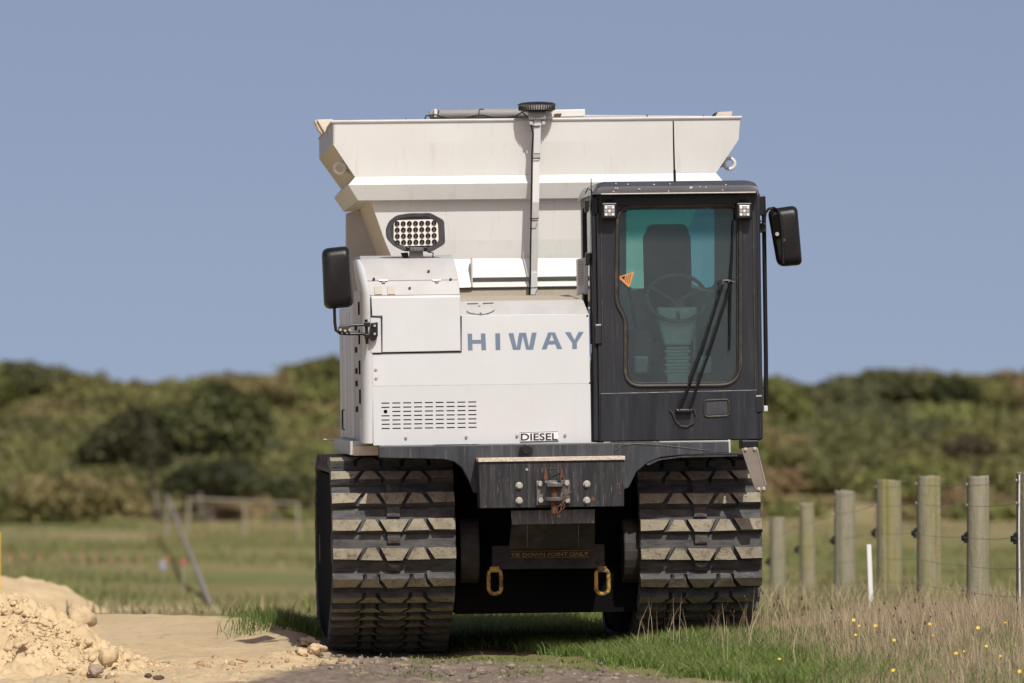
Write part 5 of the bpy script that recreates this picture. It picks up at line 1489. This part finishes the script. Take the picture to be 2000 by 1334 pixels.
# rough grass along the fence further back, and the field
X, Y, r = scatter(70000, .9, 7.5, 4.0, 34, lambda x, y: (.3 + .9 * fbm(x * .9, y * .9, 29)) * sstep(.10 * y - .2, .10 * y + .9, x + .2), 24)
blades('fence_line_grass', X, Y, .10 + .24 * r.random(len(X)) ** 1.5, .006 + .004 * r.random(len(X)), STRAW, OLIVE, (r.random(len(X)) ** .8), 'rough olive and straw grass along the fence further back', .45, 25)
X, Y, r = scatter(90000, -17, 17, 9, 135, lambda x, y: (np.abs(x) < (y + 44) * .105) * sstep(.3, .65, fbm(x * .3, y * .12, 37)) * (1 - sand_mask(x, y)), 26)
mixv = np.clip(sstep(.50, .70, fbm(X * .22, Y * .07, 61)) + .3 * (r.random(len(X)) - .5) + .8 * sstep(90, 130, Y) * sstep(-12, -7, X), 0, 1)
blades('field_grass', X, Y, .07 + .16 * r.random(len(X)) ** 2, .016 + .014 * r.random(len(X)), (.155, .17, .05), (.31, .255, .13), mixv, 'rough green and straw grass of the field behind', .6, 27)

# brown seed heads on upright stalks
r = np.random.default_rng(77)
X = r.uniform(1.35, 3.9, 130); Y = r.uniform(-2.6, 2.5, 130); H = .13 + .20 * r.random(130)
blades('seed_stalks', X, Y, H, np.full(130, .003), (.30, .22, .13), (.22, .15, .09), r.random(130), 'upright stalks that carry brown seed heads in the verge', .02, 78)
hd = crumbs('seed_heads', np.stack([X, Y, ground_z(X, Y) + H - .012], -1), .0035 + .002 * r.random(130), np.array([.11, .062, .04]) * (.7 + .6 * r.random((130, 1))), 79)
tag(hd, 'small brown seed heads among the dry grass of the verge')
vv = np.empty(len(hd.data.vertices) * 3, np.float32); hd.data.vertices.foreach_get('co', vv); vv = vv.reshape(130, -1, 3)
zc2 = vv[:, :, 2].mean(1, keepdims=True); vv[:, :, 2] = zc2 + (vv[:, :, 2] - zc2) * 3.2; hd.data.vertices.foreach_set('co', vv.ravel())
# yellow flowers
M['petal'] = mat('yellow_petal', (0.78, 0.52, 0.02), (0.70, 0.42, 0.015), .6, 30)
M['stem'] = mat('flower_stem', (0.10, 0.12, 0.04), None, .7)
fl_pts = [(1740, 1180, 41.2), (1736, 1196, 40.8), (1667, 1211, 40.6), (1678, 1222, 40.2), (1671, 1240, 39.8), (1816, 1219, 40.6), (1822, 1241, 40.0), (1746, 1250, 39.6), (1867, 1276, 38.9),
          (1883, 1272, 39.0), (1744, 1309, 38.1), (1910, 1226, 40.3), (1963, 1216, 40.5), (1926, 1262, 39.3), (1991, 1311, 38.0), (1954, 1281, 38.8), (1522, 1287, 38.6), (1710, 1222, 40.3)]
fl_labels = ['yellow flower highest in the verge, right of the white stake', 'yellow flower just below the highest one, right of the white stake',
    'yellow flower left of the white stake, upper of three in a column', 'yellow flower left of the white stake, middle of three in a column', 'yellow flower left of the white stake, lowest of three in a column',
    'yellow flower at the foot of the third post from the right edge', 'yellow flower in front of the third post from the right edge, lower one', 'small yellow flower below the fourth post from the right edge',
    'left flower of a close yellow pair between two fence posts', 'right flower of a close yellow pair between two fence posts', 'large yellow flower lowest in the verge below the white stake',
    'bright yellow flower at the foot of the second post from the right edge', 'yellow flower between the two rightmost posts, high in the grass', 'bright yellow flower below the second post from the right edge',
    'yellow flower in the bottom right corner of the verge', 'yellow flower between the two rightmost posts, low in the grass', 'lone yellow flower in the short green grass, leftmost of all', 'yellow flower just right of the white stake foot']
for k, (px, py, d) in enumerate(fl_pts):
    for _ in range(12):                                  # stand each flower 13 cm above the ground below it
        c = at(px, py, d); e_ = c.z - gz(c.x, c.y) - (.15 if px > 1600 else .09)
        d = max(35.6, min(46, d + e_ * 9))
    c = at(px, py, d); z0 = min(gz(c.x, c.y), c.z - .04)
    o = empty('yellow_flower', (c.x, c.y, z0)); h = c.z - z0
    MB().tube([(0, 0, -.02), (.008, 0, h * .6), (0, 0, h)], .0018, 4).build('stem', 'stem', o)
    b = MB(); nP = 11; rr = .0065 + .0022 * ((k * 7) % 3)
    tilt_ = Matrix.Rotation(math.radians(38 + 9 * (k % 4)), 3, 'X')
    for j in range(nP):
        t = 2 * math.pi * j / nP; dv = Vector((math.cos(t), math.sin(t), .12)); sv = Vector((-math.sin(t), math.cos(t), 0))
        q = [tilt_ @ (dv * .003 - sv * .002), tilt_ @ (dv * rr - sv * .002), tilt_ @ (dv * rr * 1.06), tilt_ @ (dv * rr + sv * .002), tilt_ @ (dv * .003 + sv * .002)]
        b.add([p_ + Vector((0, 0, h)) for p_ in q], [(0, 1, 2, 3, 4)])
    b.build('petals', 'petal', o, recalc=False)
    tag(o, fl_labels[k], 'flower', 'yellow flowers in the verge')

# ------------------------------------------------------------------ dune scrub
SKX = [-900, -400, 0, 80, 150, 220, 300, 420, 520, 590, 620, 665, 800, 1000, 1200, 1480, 1560, 1620, 1660, 1720, 1800, 1860, 1930, 2000, 2400, 2900]
SKY = [735, 722, 710, 713, 733, 742, 747, 738, 732, 738, 706, 700, 715, 730, 730, 738, 742, 749, 735, 723, 735, 733, 728, 722, 735, 728]
def skyline(px):
    return float(np.interp(px, SKX, SKY))
def leaf_cloud(c, rad, n, seed, size, colA, colB, lump=.35, flat=.0):
    """Leaf triangles spread through the outer part of a lumpy crown."""
    rng = np.random.default_rng(seed)
    d = rng.normal(size=(n, 3)); d /= np.linalg.norm(d, axis=1)[:, None]
    d[:, 2] = np.where(d[:, 2] < -.35, -d[:, 2], d[:, 2])
    s = fbm(d[:, 0] * 2.3 + seed * 1.7 + d[:, 2], d[:, 1] * 2.3 + d[:, 2] * 1.9 - seed, seed, 3, .6)
    rr = (1 - lump + lump * 2 * s) * (1 - .45 * rng.random(n) ** 2.2)
    P = np.array(c) + d * rr[:, None] * np.array(rad)
    a = rng.normal(size=(n, 3)); a /= np.linalg.norm(a, axis=1)[:, None]
    b = np.cross(a, d + rng.normal(size=(n, 3)) * .6); b /= np.linalg.norm(b, axis=1)[:, None] + 1e-9
    sz = size * (.5 + rng.random(n))[:, None]
    V = np.stack([P - a * sz * .5, P + a * sz * .5, P + b * sz], 1)
    t = np.clip(s * 1.2 - .1 + .25 * (rng.random(n) - .5), 0, 1)[:, None]
    col = (np.array(colA) * (1 - t) + np.array(colB) * t) * (.7 + .6 * rng.random((n, 1)))
    return V.reshape(-1, 3), np.repeat(col, 3, 0)
PAL = [((.070, .076, .036), (.135, .135, .055)), ((.095, .100, .040), (.17, .165, .060)), ((.115, .118, .042), (.20, .188, .064)), ((.115, .130, .040), (.20, .205, .062)), ((.145, .125, .052), (.25, .205, .085)), ((.155, .115, .058), (.265, .19, .095))]
VV, CC = [], []
rb = random.Random(5)
nb = 0
for row, (d0, d1, cnt) in enumerate(((176, 184, 80), (184, 193, 85), (193, 203, 85), (203, 213, 85), (213, 222, 85), (222, 231, 110))):
    for k in range(cnt):
        px = -420 + (2840) * (k + rb.uniform(-.45, .45)) / cnt
        if 700 < px < 1420 and row < 5: continue
        low = (row == 0 and (px > 1400 or px > 255)) or (row == 1 and px > 1400 and rb.random() < .5)
        if 258 < px < 345 and row == 0: continue
        if low and rb.random() < .45: continue
        d = rb.uniform(d0, d1); s = d / FPX
        x = (px - 1000) * s; y = d - CAM_D; g0 = gz(x, y)
        rx = rb.uniform(.8, 2.0); rz = rb.uniform(.42, .88)
        if low: rx *= .55; rz *= .42
        top = skyline(px) + rb.uniform(-3, 26) + (5 - row) * 2
        zmax = CAM_Z - (top - HORIZON) * s
        zt_ = g0 + rz * 1.5
        if row == 5:
            zt_ = zmax
        zt_ = min(zt_, zmax); rz = max(.35, min(rz, (zt_ - g0) * .62))
        q_ = float(fbm(np.array([px * .0045 + row * .35]), np.array([d * .06]), 83, 3)[0]) + rb.uniform(-.10, .10)
        pa, pb = PAL[int(np.searchsorted([.33, .45, .55, .65, .73], q_))]
        if low: pa, pb = PAL[rb.choice((3, 4, 5, 5))]
        nlf = 1600 if -60 < px < 2060 else 500
        V_, C_ = leaf_cloud((x, y, zt_ - rz), (rx, rx, rz), nlf, 100 + nb, .15, pa, pb, .48)
        VV.append(V_); CC.append(C_); nb += 1
        if row == 5 or zt_ - rz * 2 > g0:
            V_, C_ = leaf_cloud((x, y, g0 + (zt_ - g0) * .3), (rx, rx, max(.3, (zt_ - g0) * .4)), 500, 900 + nb, .2, pa, pa)
            VV.append(V_); CC.append(C_)
V = np.concatenate(VV); Cc = np.concatenate(CC)
o = fast_mesh('dune_scrub', V, np.arange(len(V)).reshape(-1, 3), 'leaf', Cc)
tag(o, 'dense olive and brown scrub covering the dunes behind the field', kind='stuff')
# named trees and shrubs that stand out of the mass
M['bark'] = mat('grey_bark', (0.20, 0.165, 0.135), (0.13, 0.105, 0.085), .9, 8)
def shrub(name, px, py, d, wpx, hpx, pal, label, seed, trunk=None, n=4200, clumps=6, group=None, cat='tree'):
    s = d / FPX; c = at(px, py, d); z0 = gz(c.x, c.y)
    o = empty(name, (c.x, c.y, z0)); O = Vector(o.location)
    r_ = random.Random(seed); VV, CC = [], []
    rw, rh = wpx * s / 2, hpx * s / 2
    cl = []
    for k in range(clumps):
        t = (k + .5) / clumps * 2 - 1
        cc_ = c - O + Vector((t * rw * .72, r_.uniform(-.5, .5) * rw * .6, rh * (.35 * (1 - t * t)) + r_.uniform(-.4, .3) * rh))
        cl.append(cc_)
        V_, C_ = leaf_cloud(cc_, (rw * r_.uniform(.34, .5), rw * .42, rh * r_.uniform(.5, .7)), n // clumps, seed * 31 + k, .15, *pal)
        VV.append(V_); CC.append(C_)
    V_ = np.concatenate(VV); C_ = np.concatenate(CC)
    fast_mesh('crown', V_, np.arange(len(V_)).reshape(-1, 3), 'leaf', C_, o)
    b = MB()
    if trunk:
        P = [at(a, q, d) - O for a, q in trunk]
        P[0].z = -.15
        b.tube(P, [.075 - .03 * k / (len(P) - 1) for k in range(len(P))], 8)
        for cc_ in cl[::2]:
            b.tube([P[-1], (P[-1] + cc_) / 2 + Vector((0, 0, .1)), cc_], [.06, .04, .02], 6)
    else:
        for cc_ in cl[::2]:
            b.tube([Vector((0, 0, -.1)), cc_ * .5, cc_], [.03, .022, .01], 6)
    b.build('trunk', 'bark', o, 0, True)
    return tag(o, label, cat, group)
DK = ((.032, .038, .018), (.115, .122, .042)); MID = PAL[0]; BR = PAL[2]; YG = PAL[3]
shrub('umbrella_tree', 410, 856, 182, 225, 180, DK, 'dark spreading umbrella-shaped tree in the left scrub, the larger one', 3, ((395, 990), (388, 930), (396, 880)), 9000, 8)
shrub('umbrella_tree', 245, 880, 181, 180, 135, ((.030, .032, .018), (.085, .085, .036)), 'dark low tree with pale leaning trunk left of the umbrella-shaped tree', 7, ((312, 1005), (302, 960), (292, 925), (285, 895)), 7000, 7)
shrub('scrub_bush', 415, 940, 180, 190, 80, ((.022, .027, .015), (.07, .075, .032)), 'dark bush added as shade under the larger umbrella-shaped tree', 37, None, 3600, 6, cat='bush')  # extra bush, leaf colours darkened to stand for shade under the crown
shrub('scrub_bush', 640, 738, 224, 95, 80, BR, 'brownish bush highest on the skyline just left of the machine', 11, None, 3000, 4, cat='bush')
shrub('scrub_bush', 540, 955, 170, 120, 46, ((.04, .05, .022), (.09, .095, .035)), 'low dark green bush behind the pale timber barrier', 13, None, 2600, 5, cat='bush')
shrub('scrub_bush', 1868, 775, 222, 95, 85, ((.03, .038, .016), (.07, .08, .026)), 'dark round bush on the right-hand skyline', 17, None, 3400, 4, cat='bush')
shrub('scrub_bush', 1530, 800, 212, 120, 110, YG, 'bright yellow-green bush just right of the cab', 19, None, 4200, 5, cat='bush')
shrub('scrub_bush', 1745, 758, 224, 130, 70, MID, 'olive bush rising as a hump on the right-hand skyline', 23, None, 3600, 5, cat='bush')
shrub('scrub_bush', 1895, 880, 190, 100, 60, ((.055, .048, .032), (.12, .10, .055)), 'dark brown low bush in the middle of the right-hand scrub', 29, None, 2600, 4, cat='bush')
shrub('scrub_bush', 60, 752, 224, 230, 90, MID, 'broad rounded olive bush at the left end of the skyline', 31, None, 5000, 7, cat='bush')
